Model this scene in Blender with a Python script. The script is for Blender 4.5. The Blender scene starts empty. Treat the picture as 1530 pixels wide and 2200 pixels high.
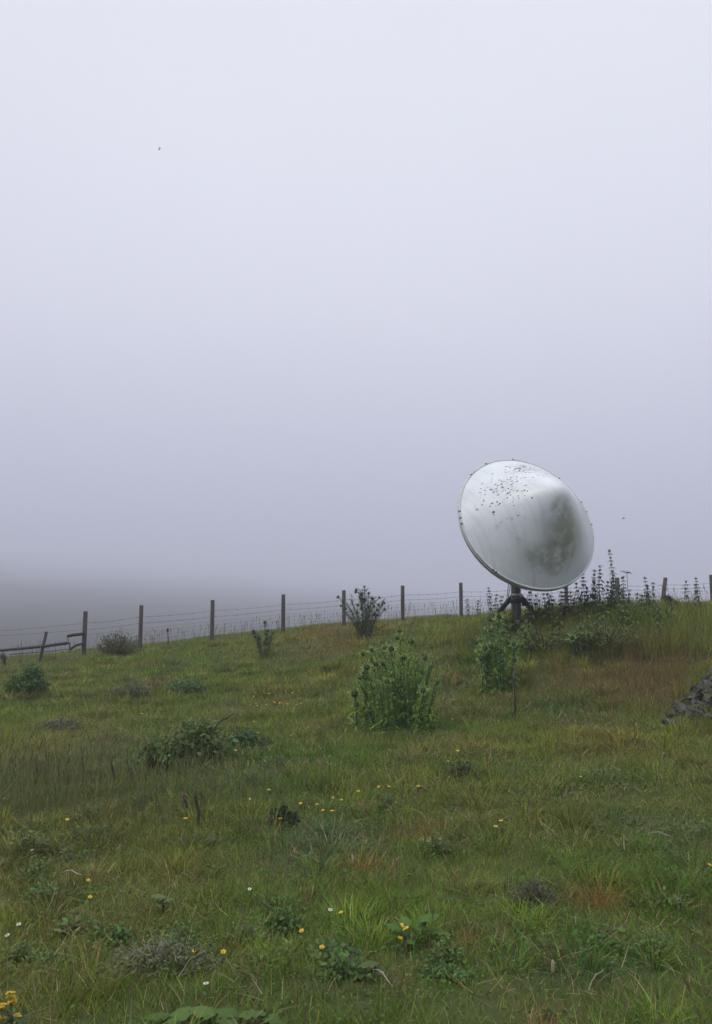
import bpy, math, random
import numpy as np
from mathutils import Vector, Matrix

random.seed(7)
RNG = np.random.default_rng(11)
SC = bpy.context.scene
COL = SC.collection
PI = math.pi

# ------------------------------------------------------------------ camera
F = 1800.0                       # focal length in photograph pixels (1530 x 2200)
PITCH = math.atan(230 / F)
EYE = np.array([0.0, 0.0, 1.55])
cam_d = bpy.data.cameras.new('camera')
cam = bpy.data.objects.new('camera', cam_d)
COL.objects.link(cam)
cam.location = EYE
cam.rotation_euler = (PI / 2 + PITCH, 0, 0)
cam_d.sensor_fit = 'VERTICAL'
cam_d.sensor_height = 24
cam_d.lens = 24 * F / 2200
cam_d.clip_start = 0.05
cam_d.clip_end = 5000
SC.camera = cam

# ------------------------------------------------------------------ sky
SUN_DIR = Vector((-0.50, -0.42, 0.76)).normalized()      # towards the sun
world = bpy.data.worlds.new('World')
SC.world = world
world.use_nodes = True
wn, wl = world.node_tree.nodes, world.node_tree.links
wn.clear()
w_out = wn.new('ShaderNodeOutputWorld')
w_mix = wn.new('ShaderNodeMixShader')
w_sky = wn.new('ShaderNodeTexSky')
w_sky.sky_type = 'NISHITA'
w_sky.sun_disc = False
w_sky.sun_elevation = math.asin(SUN_DIR.z)
w_sky.sun_rotation = math.atan2(SUN_DIR.x, SUN_DIR.y)
w_sky.dust_density = 4
w_b1 = wn.new('ShaderNodeBackground'); w_b1.inputs['Strength'].default_value = 0.08
w_b2 = wn.new('ShaderNodeBackground'); w_b2.inputs['Strength'].default_value = 1.0
w_tc = wn.new('ShaderNodeTexCoord')
w_sep = wn.new('ShaderNodeSeparateXYZ')
w_ramp = wn.new('ShaderNodeValToRGB')
cr = w_ramp.color_ramp
cr.elements[0].position = 0.0; cr.elements[0].color = (0.74, 0.755, 0.86, 1)
cr.elements[1].position = 1.0; cr.elements[1].color = (2.5, 2.5, 2.5, 1)
e = cr.elements.new(0.35); e.color = (0.94, 0.945, 0.995, 1)
e = cr.elements.new(0.66); e.color = (0.89, 0.90, 0.945, 1)
w_noise = wn.new('ShaderNodeTexNoise')
w_noise.inputs['Scale'].default_value = 1.6
w_noise.inputs['Detail'].default_value = 3
w_map = wn.new('ShaderNodeMapRange')
w_map.inputs['From Min'].default_value = 0.3; w_map.inputs['From Max'].default_value = 0.7
w_map.inputs['To Min'].default_value = 0.96; w_map.inputs['To Max'].default_value = 1.04
w_mul = wn.new('ShaderNodeVectorMath'); w_mul.operation = 'SCALE'
wl.new(w_tc.outputs['Generated'], w_sep.inputs[0])
wl.new(w_sep.outputs['Z'], w_ramp.inputs[0])
wl.new(w_tc.outputs['Generated'], w_noise.inputs['Vector'])
wl.new(w_noise.outputs[0], w_map.inputs['Value'])
wl.new(w_ramp.outputs[0], w_mul.inputs[0])
wl.new(w_map.outputs[0], w_mul.inputs['Scale'])
wl.new(w_mul.outputs[0], w_b2.inputs['Color'])
wl.new(w_sky.outputs[0], w_b1.inputs['Color'])
w_mix.inputs[0].default_value = 0.92
wl.new(w_b1.outputs[0], w_mix.inputs[1])
wl.new(w_b2.outputs[0], w_mix.inputs[2])
wl.new(w_mix.outputs[0], w_out.inputs['Surface'])

sun_d = bpy.data.lights.new('sun', 'SUN')
sun_d.energy = 1.5
sun_d.angle = math.radians(25)
sun_d.color = (1.0, 0.96, 0.9)
sun = bpy.data.objects.new('sun', sun_d)
COL.objects.link(sun)
sun.rotation_euler = SUN_DIR.to_track_quat('Z', 'Y').to_euler()

SC.view_settings.view_transform = 'Standard'
SC.view_settings.look = 'None'
SC.view_settings.exposure = 0.32
SC.view_settings.gamma = 1.0
SC.cycles.max_bounces = 6
SC.cycles.diffuse_bounces = 3
SC.cycles.glossy_bounces = 2
SC.cycles.transmission_bounces = 3
SC.cycles.volume_bounces = 2
SC.cycles.use_denoising = True
SC.cycles.denoising_prefilter = 'ACCURATE'
SC.cycles.use_adaptive_sampling = False

# ------------------------------------------------------------------ helpers: pixels, noise
CP, SP = math.cos(PITCH), math.sin(PITCH)


def ray(px, py):
    dx = (np.asarray(px, float) - 765) / F
    dy = -(np.asarray(py, float) - 1100) / F
    return np.stack([dx, CP - dy * SP, SP + dy * CP], -1)


def at(px, py, depth):
    """point on the ray of a photograph pixel at world y = depth"""
    r = ray(px, py)
    return EYE + r * (np.asarray(depth) / r[..., 1])[..., None]


def px_per_m(p):
    p = np.asarray(p) - EYE
    return F / (p[1] * CP + p[2] * SP)


def vnoise(x, y, seed=0):
    x = np.asarray(x, float); y = np.asarray(y, float)
    xi = np.floor(x); yi = np.floor(y)
    fx = x - xi; fy = y - yi
    fx = fx * fx * (3 - 2 * fx); fy = fy * fy * (3 - 2 * fy)

    def h(a, b):
        v = np.sin(a * 127.1 + b * 311.7 + seed * 74.7) * 43758.5453
        return v - np.floor(v)
    return (h(xi, yi) * (1 - fx) + h(xi + 1, yi) * fx) * (1 - fy) + (h(xi, yi + 1) * (1 - fx) + h(xi + 1, yi + 1) * fx) * fy


def fbm(x, y, seed=0, octs=3):
    s = 0; a = 0.5; t = 0
    for k in range(octs):
        s = s + a * vnoise(x * 2 ** k, y * 2 ** k, seed + k); t += a; a *= 0.5
    return s / t


# ------------------------------------------------------------------ terrain
_cols = {
    -900: [(2200, 3.2), (1700, 7.6), (1560, 12), (1500, 17), (1462, 26)],
    0: [(2200, 3.2), (1900, 4.9), (1700, 7.4), (1580, 11), (1500, 15.5), (1445, 21), (1421, 26)],
    400: [(2200, 3.2), (1900, 4.9), (1700, 7.3), (1575, 11), (1480, 15.5), (1415, 20.5), (1384, 25)],
    800: [(2200, 3.2), (1900, 4.9), (1700, 7.2), (1570, 10.6), (1480, 13.6), (1400, 18), (1350, 23.5), (1341, 26)],
    1050: [(2200, 3.2), (1900, 4.85), (1700, 7.15), (1570, 10.4), (1480, 12.7), (1410, 14.1), (1352, 15.6), (1333, 19), (1325, 26)],
    1200: [(2200, 3.2), (1900, 4.8), (1700, 7.1), (1570, 10.2), (1480, 12.2), (1405, 13.6), (1342, 15.1), (1320, 19), (1312, 26)],
    1530: [(2200, 3.2), (1900, 4.8), (1700, 7.0), (1570, 9.7), (1480, 11.6), (1400, 13.3), (1335, 15.6), (1308, 20), (1297, 26)],
    2400: [(2200, 3.2), (1700, 7.0), (1560, 10), (1400, 14.5), (1290, 19), (1235, 26)],
}
_A = []
for _px, _l in _cols.items():
    for _py, _d in _l:
        _A.append(at(_px, _py, _d))
for _x, _y, _z in ((-4, -3, -.1), (4, -3, .05), (0, 0, 0.02), (-12, 0, -.2), (12, 0, .35), (-25, 5, -.5), (25, 5, 1.2), (0, -14, -.4), (-14, -14, -.6), (14, -14, 0)):
    _A.append(np.array([_x, _y, _z]))
_A = np.array(_A)


def _tps(r2):
    return np.where(r2 > 1e-12, r2 * np.log(np.maximum(r2, 1e-12)) * 0.5, 0)


_n = len(_A)
_K = _tps(((_A[:, None, :2] - _A[None, :, :2]) ** 2).sum(-1)) + np.eye(_n) * .5
_Pm = np.c_[np.ones(_n), _A[:, :2]]
_M = np.block([[_K, _Pm], [_Pm.T, np.zeros((3, 3))]])
_W = np.linalg.solve(_M, np.r_[_A[:, 2], 0, 0, 0])


def _H0(x, y):
    out = np.empty(len(x))
    for a in range(0, len(x), 60000):
        xs, ys = x[a:a + 60000], y[a:a + 60000]
        r2 = (xs[:, None] - _A[None, :, 0]) ** 2 + (ys[:, None] - _A[None, :, 1]) ** 2
        out[a:a + 60000] = _tps(r2) @ _W[:_n] + _W[_n] + _W[_n + 1] * xs + _W[_n + 2] * ys
    return out


RC = 27.0


def H(x, y):
    x = np.atleast_1d(np.asarray(x, float)); y = np.atleast_1d(np.asarray(y, float))
    r = np.hypot(x, y) + 1e-9
    k = np.minimum(1, RC / r)
    z = _H0(x * k, y * k)
    t = np.maximum(0, r - RC)
    drop = np.where(t < 40, t * t * 0.0045, 7.2 + (t - 40) * 0.36)
    drop = 24 * (1 - np.exp(-drop / 24))
    far = np.clip(t / 200, 0, 1)
    z = z * (1 - far) - drop
    near = np.clip(1 - t / 60, 0, 1)
    z = z + near * (0.16 * (fbm(x * .45, y * .45, 3) - .5) + 0.07 * (vnoise(x * 1.7, y * 1.7, 9) - .5) + 0.03 * (vnoise(x * 5, y * 5, 4) - .5))
    z = z + t.clip(0, 300) / 300 * 5 * (fbm(x * .01, y * .01, 21) - .5)
    # low bank of broken slate at the right
    z = z + 0.22 * np.exp(-((x - 5.15) ** 2 / 0.9 + (y - 10.9) ** 2 / 0.5))
    return z


def h1(x, y):
    return float(H(x, y)[0])


def gp(px, py):
    """ground points under photograph pixels (nearest hit)"""
    px = np.atleast_1d(np.asarray(px, float)); py = np.atleast_1d(np.asarray(py, float))
    r = ray(px, py)
    n = len(px)
    ds = np.geomspace(1.6, 34, 240 if n < 200 else 70)
    k = r / r[:, 1:2]
    hit = np.zeros(n, bool); hi = np.full(n, 26.5); lo = np.full(n, 26.5)
    if n < 200:
        Q = EYE + k[:, None, :] * ds[None, :, None]
        below = Q[..., 2] < H(Q[..., 0].ravel(), Q[..., 1].ravel()).reshape(n, -1)
        hit = below.any(1); f = below.argmax(1)
        hi = np.where(hit, ds[f], 26.5); lo = np.where(hit, ds[np.maximum(f - 1, 0)], 26.5)
    else:
        for q0, q1 in zip(ds[:-1], ds[1:]):
            p = EYE + k * q1
            b = (p[:, 2] < H(p[:, 0], p[:, 1])) & ~hit
            lo[b] = q0; hi[b] = q1; hit |= b
    for _ in range(14):
        m = (lo + hi) / 2
        p = EYE + r * (m / r[:, 1])[:, None]
        b = p[:, 2] < H(p[:, 0], p[:, 1])
        hi = np.where(b, m, hi); lo = np.where(b, lo, m)
    p = EYE + r * (hi / r[:, 1])[:, None]
    p[:, 2] = H(p[:, 0], p[:, 1])
    return p


def g1(px, py):
    return gp(px, py)[0]


# ------------------------------------------------------------------ helpers: materials
def mat(name, color=(.5, .5, .5), rough=.7, metal=0.0, attr=False, transl=0.0, noise=None, bump=None, spec=.5):
    m = bpy.data.materials.new(name)
    m.use_nodes = True
    n, l = m.node_tree.nodes, m.node_tree.links
    b = n['Principled BSDF']
    b.inputs['Roughness'].default_value = rough
    b.inputs['Metallic'].default_value = metal
    b.inputs['Specular IOR Level'].default_value = spec
    b.inputs['Base Color'].default_value = (*color, 1)
    src = None
    if attr:
        a = n.new('ShaderNodeAttribute'); a.attribute_name = 'Col'
        src = a.outputs['Color']
    if noise:                      # (scale, second colour, low, high[, stretch])
        tc = n.new('ShaderNodeTexCoord'); mp = n.new('ShaderNodeMapping')
        if len(noise) > 4: mp.inputs['Scale'].default_value = noise[4]
        nz = n.new('ShaderNodeTexNoise'); nz.inputs['Scale'].default_value = noise[0]; nz.inputs['Detail'].default_value = 5
        mr = n.new('ShaderNodeMapRange'); mr.inputs['From Min'].default_value = noise[2]; mr.inputs['From Max'].default_value = noise[3]
        mx = n.new('ShaderNodeMix'); mx.data_type = 'RGBA'
        l.new(tc.outputs['Object'], mp.inputs[0]); l.new(mp.outputs[0], nz.inputs['Vector'])
        l.new(nz.outputs[0], mr.inputs['Value']); l.new(mr.outputs[0], mx.inputs[0])
        mx.inputs[6].default_value = (*color, 1); mx.inputs[7].default_value = (*noise[1], 1)
        if src is not None: l.new(src, mx.inputs[6])
        src = mx.outputs[2]
        if bump:
            bp = n.new('ShaderNodeBump'); bp.inputs['Strength'].default_value = bump
            bp.inputs['Distance'].default_value = 0.02
            l.new(nz.outputs[0], bp.inputs['Height']); l.new(bp.outputs[0], b.inputs['Normal'])
    if src is not None: l.new(src, b.inputs['Base Color'])
    if transl:
        t = n.new('ShaderNodeBsdfTranslucent'); ms = n.new('ShaderNodeMixShader')
        ms.inputs[0].default_value = transl
        if src is not None: l.new(src, t.inputs['Color'])
        else: t.inputs['Color'].default_value = (*color, 1)
        l.new(b.outputs[0], ms.inputs[1]); l.new(t.outputs[0], ms.inputs[2])
        l.new(ms.outputs[0], n['Material Output'].inputs['Surface'])
    return m


M_LEAF = mat('leaf', attr=True, rough=.6, transl=.3, spec=.22)
M_GRASS = mat('grass_blade', attr=True, rough=.7, transl=.3, spec=.12)
M_STEM = mat('stem', attr=True, rough=.7, spec=.3)
M_WOOD = mat('weathered_wood', (.075, .068, .063), .9, noise=(7, (.03, .027, .025), .35, .7, (6, 6, .5)), bump=.5)
M_IRON = mat('dark_iron', (.022, .021, .022), .6, .3, noise=(9, (.05, .035, .026), .45, .75))
M_WIRE = mat('wire', (.10, .10, .105), .5, .6)
M_GALV = mat('dark_steel', (.03, .03, .031), .6, .3, noise=(6, (.06, .05, .042), .5, .8))
M_POLE = mat('galvanised_pole', (.17, .17, .165), .6, .35, noise=(5, (.06, .06, .058), .4, .75, (5, 5, .5)))
M_BAND = mat('pale_band', (.5, .5, .49), .5, .2, noise=(30, (.3, .3, .29), .45, .7))
M_SLATE = mat('slate', (.085, .081, .076), .85, noise=(7, (.026, .025, .024), .35, .65), bump=.6)
M_TWIG = mat('pale_twig', (.27, .245, .19), .8, noise=(18, (.2, .17, .13), .4, .7))

# ------------------------------------------------------------------ helpers: objects


def tag(o, label, cat, group=None, kind=None):
    o['label'] = label; o['category'] = cat
    if group: o['group'] = group
    if kind: o['kind'] = kind
    return o


def empty(name, loc, label, cat, group=None, rz=0):
    o = bpy.data.objects.new(name, None); COL.objects.link(o)
    o.empty_display_size = .1
    o.location = [float(v) for v in loc]; o.rotation_euler = (0, 0, rz)
    return tag(o, label, cat, group)


def raw_mesh(name, V, loops, starts, C=None):
    me = bpy.data.meshes.new(name)
    me.vertices.add(len(V)); me.loops.add(len(loops)); me.polygons.add(len(starts))
    me.vertices.foreach_set('co', np.asarray(V, np.float32).ravel())
    me.loops.foreach_set('vertex_index', np.asarray(loops, np.int32))
    me.polygons.foreach_set('loop_start', np.asarray(starts, np.int32))
    if C is not None:
        ca = me.color_attributes.new('Col', 'FLOAT_COLOR', 'POINT')
        c4 = np.ones((len(V), 4), np.float32); c4[:, :3] = C
        ca.data.foreach_set('color', c4.ravel())
    me.update(calc_edges=True)
    me.validate(verbose=False)
    return me


def link(name, me, material, parent=None, smooth=True):
    if material: me.materials.append(material)
    if smooth: me.polygons.foreach_set('use_smooth', np.ones(len(me.polygons), bool))
    o = bpy.data.objects.new(name, me); COL.objects.link(o)
    if parent is not None: o.parent = parent
    return o


class MB:
    """collects faces; build() links them as one mesh object"""

    def __init__(self):
        self.v = []; self.f = []; self.c = []; self.n = 0

    def add(self, V, Fs, c=(.1, .1, .1)):
        V = np.asarray(V, float)
        self.v.append(V)
        self.f += [tuple(i + self.n for i in f) for f in Fs]
        c = np.asarray(c, float)
        self.c.append(np.broadcast_to(c, (len(V), 3)) if c.ndim == 1 else c)
        self.n += len(V)

    def tube(self, pts, rad, n=6, c=(.1, .1, .1), caps=True):
        pts = np.asarray(pts, float); m = len(pts)
        rad = np.broadcast_to(np.asarray(rad, float), (m,))
        T = np.gradient(pts, axis=0); T /= np.linalg.norm(T, axis=1)[:, None] + 1e-12
        u = np.cross(T[0], (0, 0, 1) if abs(T[0][2]) < .9 else (1, 0, 0)); u /= np.linalg.norm(u)
        V = []
        for i in range(m):
            u = u - T[i] * (u @ T[i]); u /= np.linalg.norm(u) + 1e-12
            w = np.cross(T[i], u)
            a = np.arange(n) / n * 2 * PI
            V.append(pts[i] + rad[i] * (np.cos(a)[:, None] * u + np.sin(a)[:, None] * w))
        V = np.concatenate(V)
        Fs = [(i * n + j, i * n + (j + 1) % n, (i + 1) * n + (j + 1) % n, (i + 1) * n + j) for i in range(m - 1) for j in range(n)]
        if caps:
            Fs += [tuple(range(n - 1, -1, -1)), tuple(range((m - 1) * n, m * n))]
        self.add(V, Fs, c)

    def box(self, c0, half, c=(.1, .1, .1), R=None):
        s = np.array([(-1, -1, -1), (1, -1, -1), (1, 1, -1), (-1, 1, -1), (-1, -1, 1), (1, -1, 1), (1, 1, 1), (-1, 1, 1)]) * np.asarray(half)
        if R is not None: s = s @ np.asarray(R).T
        self.add(s + np.asarray(c0), [(3, 2, 1, 0), (4, 5, 6, 7), (0, 1, 5, 4), (1, 2, 6, 5), (2, 3, 7, 6), (3, 0, 4, 7)], c)

    def lathe(self, prof, n=48, c=(.1, .1, .1), Mx=None):
        """prof: (r, z) pairs about local z"""
        a = np.arange(n) / n * 2 * PI
        V = np.concatenate([np.stack([r * np.cos(a), r * np.sin(a), np.full(n, z)], 1) for r, z in prof])
        if Mx is not None: V = V @ Mx[:3, :3].T + Mx[:3, 3]
        m = len(prof)
        self.add(V, [(i * n + j, i * n + (j + 1) % n, (i + 1) * n + (j + 1) % n, (i + 1) * n + j) for i in range(m - 1) for j in range(n)], c)

    def leaf(self, p, d, up, L, W, c, n=4, droop=.3, fold=.25, shape=1.0):
        """a folded, drooping lance leaf"""
        d = np.asarray(d, float); d = d / (np.linalg.norm(d) + 1e-9)
        s = np.cross(d, up); s /= np.linalg.norm(s) + 1e-9
        nn = np.cross(s, d)
        V = []
        for i in range(n + 1):
            t = i / n
            q = p + d * L * t - np.array([0, 0, 1.]) * droop * L * t * t
            w = W * .5 * (math.sin(PI * min(1, t ** shape * .96 + .04)) ** .8)
            V += [q - s * w + nn * w * fold, q, q + s * w + nn * w * fold]
        Fs = []
        for i in range(n):
            a = i * 3
            Fs += [(a, a + 1, a + 4, a + 3), (a + 1, a + 2, a + 5, a + 4)]
        self.add(V, Fs, c)

    def spiny_leaf(self, p, d, up, L, W, c, n=6, droop=.3):
        """thistle leaf: a narrow midrib with pairs of pointed lobes"""
        d = np.asarray(d, float); d = d / (np.linalg.norm(d) + 1e-9)
        s = np.cross(d, up); s /= np.linalg.norm(s) + 1e-9
        nn = np.cross(s, d)
        V = []; Fs = []

        def q(t): return p + d * L * t - np.array([0, 0, 1.]) * droop * L * t * t
        for i in range(n + 1):
            t = i / n; w = W * .2 * (1 - t * .9)
            V += [q(t) - s * w, q(t) + s * w]
        for i in range(n): Fs.append((2 * i, 2 * i + 1, 2 * i + 3, 2 * i + 2))
        for i in range(n):
            t = (i + .2) / n; w = W * .5 * math.sin(PI * (.18 + .78 * t)) * random.uniform(.75, 1.1)
            for sg in (-1, 1):
                k = len(V)
                tw = random.uniform(-.25, .55)
                V += [q(t) + s * sg * W * .05, q(min(1, t + .8 / n)) + s * sg * W * .05, q(t + .95 / n) + s * sg * w + nn * w * tw]
                Fs.append((k, k + 1, k + 2))
        self.add(V, Fs, c)

    def build(self, name, material, parent=None, smooth=True, origin=None):
        V = np.concatenate(self.v); C = np.concatenate(self.c)
        if origin is not None: V = V - np.asarray(origin)
        loops = np.fromiter((i for f in self.f for i in f), np.int32)
        lens = np.array([len(f) for f in self.f]); starts = np.r_[0, np.cumsum(lens)[:-1]]
        return link(name, raw_mesh(name, V, loops, starts, C), material, parent, smooth)


def cvar(c, v=.2):
    k = 1 + random.uniform(-v, v)
    return np.array(c) * k * (1 + np.array([random.uniform(-v, v) * .5, 0, random.uniform(-v, v) * .4]))


def rdir(el):
    a = random.uniform(0, 2 * PI)
    return np.array([math.cos(a) * math.cos(el), math.sin(a) * math.cos(el), math.sin(el)])


# ------------------------------------------------------------------ ground, hills
def sheet(name, xs, ys, zfun, material):
    V = np.stack([xs.ravel(), ys.ravel(), zfun(xs.ravel(), ys.ravel())], 1)
    a, b = xs.shape
    i = np.arange(a * b).reshape(a, b)
    q = np.stack([i[:-1, :-1], i[:-1, 1:], i[1:, 1:], i[1:, :-1]], -1).reshape(-1, 4)
    return link(name, raw_mesh(name, V, q.ravel(), np.arange(len(q)) * 4), material)


def ground_material():
    m = mat('meadow_soil', (.06, .072, .026), .95, noise=(1.3, (.085, .07, .034), .42, .66), bump=.4, spec=.1)
    n, l = m.node_tree.nodes, m.node_tree.links
    nz = n.new('ShaderNodeTexNoise'); nz.inputs['Scale'].default_value = 22; nz.inputs['Detail'].default_value = 6
    tc = n.new('ShaderNodeTexCoord'); l.new(tc.outputs['Object'], nz.inputs['Vector'])
    mr = n.new('ShaderNodeMapRange'); mr.inputs['From Min'].default_value = .4; mr.inputs['From Max'].default_value = .65
    l.new(nz.outputs[0], mr.inputs['Value'])
    mx = n.new('ShaderNodeMix'); mx.data_type = 'RGBA'
    b = n['Principled BSDF']
    old = b.inputs['Base Color'].links[0].from_socket
    l.new(mr.outputs[0], mx.inputs[0]); l.new(old, mx.inputs[6]); mx.inputs[7].default_value = (.05, .07, .02, 1)
    l.new(mx.outputs[2], b.inputs['Base Color'])
    return m


_rr = np.r_[0, np.geomspace(.4, 40, 230), np.geomspace(42, 2400, 70)]
_aa = np.linspace(0, 2 * PI, 361)
g = sheet('ground', np.outer(_rr, np.cos(_aa)), np.outer(_rr, np.sin(_aa)), H, ground_material())
tag(g, 'grassy hillside meadow rising to the fence line at its crest', 'ground', kind='structure')


def hillz(x, y):
    s = -0.8 * x + 0.6 * y
    u = np.clip(s - 62, 0, None)
    z = -9 + .068 * u + 2.2e-5 * u * u - .18 * np.clip(62 - s, 0, 180)
    z = np.where(z > 110, 110 + 95 * (1 - np.exp(-(z - 110) / 95)), z)
    return z + 1.5 * (fbm(x * .012, y * .012, 5) - .5) * 2


_hx, _hy = np.meshgrid(np.linspace(-2700, 1800, 180), np.linspace(-60, 2900, 140))
M_HILL = mat('hill_grass', (.035, .04, .024), .95, noise=(.012, (.05, .05, .034), .4, .65), spec=.1)
o = sheet('hills', _hx, _hy, hillz, M_HILL)
tag(o, 'dim hillside across the valley fading into the fog at the left', 'hills', kind='structure')

# ------------------------------------------------------------------ haze: one closed box of even mist
def haze():
    m = bpy.data.materials.new('mist'); m.use_nodes = True
    n, l = m.node_tree.nodes, m.node_tree.links
    n.clear()
    out = n.new('ShaderNodeOutputMaterial'); v = n.new('ShaderNodeVolumePrincipled')
    v.inputs['Density'].default_value = .0024
    v.inputs['Density Attribute'].default_value = ''
    v.inputs['Color'].default_value = (.735, .755, .88, 1)
    v.inputs['Anisotropy'].default_value = .0
    l.new(v.outputs[0], out.inputs['Volume'])
    mb = MB(); mb.box((0, 0, 80), (3300, 3300, 130))
    o = mb.build('haze', m, None, False)
    tag(o, 'pale grey fog lying over the valley and the crest', 'fog', kind='stuff')


haze()

# ------------------------------------------------------------------ satellite dish
def build_dish():
    c = at(1133.5, 1122, 14.9)
    v = c - EYE; v = v / np.linalg.norm(v)
    right = np.cross(v, (0, 0, 1)); right /= np.linalg.norm(right)
    up = np.cross(right, v)
    sc = F / ((c - EYE) @ np.array([0, CP, SP]))
    R = 159 / sc
    tilt = math.radians(41)
    pr = (right * .707 + up * .707)
    nrm = -v * math.cos(tilt) + pr * math.sin(tilt)
    ly = up * .8 + right * -.2; ly = ly - nrm * (ly @ nrm); ly /= np.linalg.norm(ly)
    lx = np.cross(ly, nrm)
    Mx = np.eye(4); Mx[:3, 0] = lx; Mx[:3, 1] = ly; Mx[:3, 2] = nrm; Mx[:3, 3] = c
    base_px = 1109
    polep = c - nrm * .62
    pd = polep[1]
    pole_xy = at(base_px, 1290, pd)[:2]
    gz = h1(*pole_xy)
    base = np.array([pole_xy[0], pole_xy[1], gz])
    root = empty('satellite_dish', base, 'large white satellite dish with a conical cover streaked by algae, on a grey steel pole', 'satellite dish')

    def bld(mb, name, m, sm=True, par=None):
        return mb.build(name, m, par if par is not None else root, sm, origin=base if par is None else None)
    # cone cover, built in its own axes so that its material can use them
    ch = .86 * R; k = .2
    prof = []
    Rc = R * .98
    for i in range(61):
        r = Rc * (1 - i / 60)
        z = ch * (1 - (math.sqrt((r / Rc) ** 2 + k * k) - k) / (math.sqrt(1 + k * k) - k))
        prof.append((max(r, .0005), z + .012))
    mb = MB(); mb.lathe(prof, 128)
    rad = mb.build('radome', radome_mat(R, lx, ly, nrm, c, ch, Rc, k), root)
    mloc = Matrix(Mx.tolist()); mloc.translation = Vector((c - base).tolist())
    rad.matrix_local = mloc
    # rim band with its lip
    mb = MB()
    mb.lathe([(R * .972, .006), (R * .977, .02), (R * .988, .024), (R * .999, .018), (R * 1.001, .004), (R * 1.001, -.012), (R * .992, -.016), (R * .992, -.034), (R * 1.002, -.038), (R * 1.002, -.055), (R * .985, -.062), (R * .975, -.075), (R * .955, -.078)], 128)
    rim = mb.build('rim', mat('rim_paint', (.52, .54, .55), .45, noise=(3, (.36, .38, .38), .45, .7)), root)
    rim.matrix_local = mloc
    mb = MB()
    for cpx, cpy in ((1100, 983), (1012, 1021), (1204, 1024), (1262, 1100), (991, 1100), (993, 1114), (996, 1126), (1060, 1224), (1066, 1229), (1270, 1128), (1043, 997), (1243, 1082)):
        dd = ray(cpx, cpy); q = EYE + dd * (((c - EYE) @ nrm) / (dd @ nrm)) - c
        ang = math.atan2(q @ ly, q @ lx)
        rot = np.array([[math.cos(ang), -math.sin(ang), 0], [math.sin(ang), math.cos(ang), 0], [0, 0, 1]])
        m2 = MB()
        m2.box((R * .995, 0, .012), (.011, .011, .016), R=None)
        m2.tube([(R * 1.003, 0, .0), (R * 1.012, 0, .0)], .008, 6)
        for V, in zip(m2.v): V[:] = V @ rot.T
        clip = m2.build('rim_clip', M_IRON, rim, False)
    # reflector back
    mb = MB()
    mb.lathe([(R * .985, -.075)] + [(R * .98 * math.cos(t), -.075 - .34 * R * math.sin(t)) for t in np.linspace(.05, PI / 2 - .01, 16)], 96)
    o = mb.build('reflector', mat('reflector_back', (.38, .39, .39), .5, noise=(4, (.25, .25, .24), .4, .7)), root)
    o.matrix_local = mloc
    # mount block behind the reflector and the pole
    hub = c - nrm * (.075 + .34 * R)
    ptop = np.array([pole_xy[0], pole_xy[1], hub[2] + .05])
    mb = MB()
    mb.tube([hub + nrm * .05, hub - nrm * .16], .2, 16)
    mb.tube([hub - nrm * .1, ptop], .09, 10)
    mb.box(ptop - np.array([0, 0, .12]), (.12, .12, .16))
    bld(mb, 'mount_bracket', M_GALV)
    mb = MB()
    mb.tube([base - np.array([0, 0, .25]), ptop], [.088, .088], 20)
    bld(mb, 'pole', M_POLE)
    zb = at(base_px, 1278, pole_xy[1])[2]
    mb = MB(); mb.tube([[*pole_xy, zb - .022], [*pole_xy, zb + .022]], .098, 20)
    mb.box((pole_xy[0] + .07, pole_xy[1] - .085, zb), (.03, .02, .018))
    bld(mb, 'pole_band', M_BAND)
    # collar with the two braces
    zc = at(base_px, 1291, pole_xy[1])[2]
    mb = MB()
    mb.box((pole_xy[0], pole_xy[1], zc), (.10, .10, .035))
    mb.box((pole_xy[0] - .145, pole_xy[1] + .05, zc - .01), (.03, .05, .035))
    mb.box((pole_xy[0] + .155, pole_xy[1] + .05, zc - .02), (.035, .05, .07))
    bld(mb, 'collar', M_GALV, False)
    for (xa, ya, xb, yb, dd) in ((1099, 1284, 1058, 1330, .5), (1121, 1284, 1151, 1322, .45)):
        a = at(xa, ya, pole_xy[1] + .04); b = at(xb, yb, pole_xy[1] + dd)
        dv = b - a
        for t in np.linspace(1, 5, 60):
            q = a + dv * t
            if q[2] < h1(q[0], q[1]) - .05: break
        L = np.linalg.norm(q - a); dz = (q - a) / L
        sx = np.cross(dz, (0, 1, 0)); sx /= np.linalg.norm(sx); sy = np.cross(dz, sx)
        mb = MB(); mb.box((a + q) / 2, (.04, .03, L / 2), R=np.stack([sx, sy, dz], 1))
        bld(mb, 'brace', M_GALV, False)
    for (xa, ya, xm, ym, xb, yb) in ((1093, 1253, 1091, 1270, 1089, 1288), (1097, 1254, 1095, 1266, 1092, 1284)):
        mb = MB(); mb.tube([at(xa, ya - 12, pole_xy[1] - .1), at(xa, ya, pole_xy[1] - .06), at(xm, ym, pole_xy[1] - .02), at(xb, yb, pole_xy[1])], .007, 6)
        bld(mb, 'cable', M_IRON)
    return root, base


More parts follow.
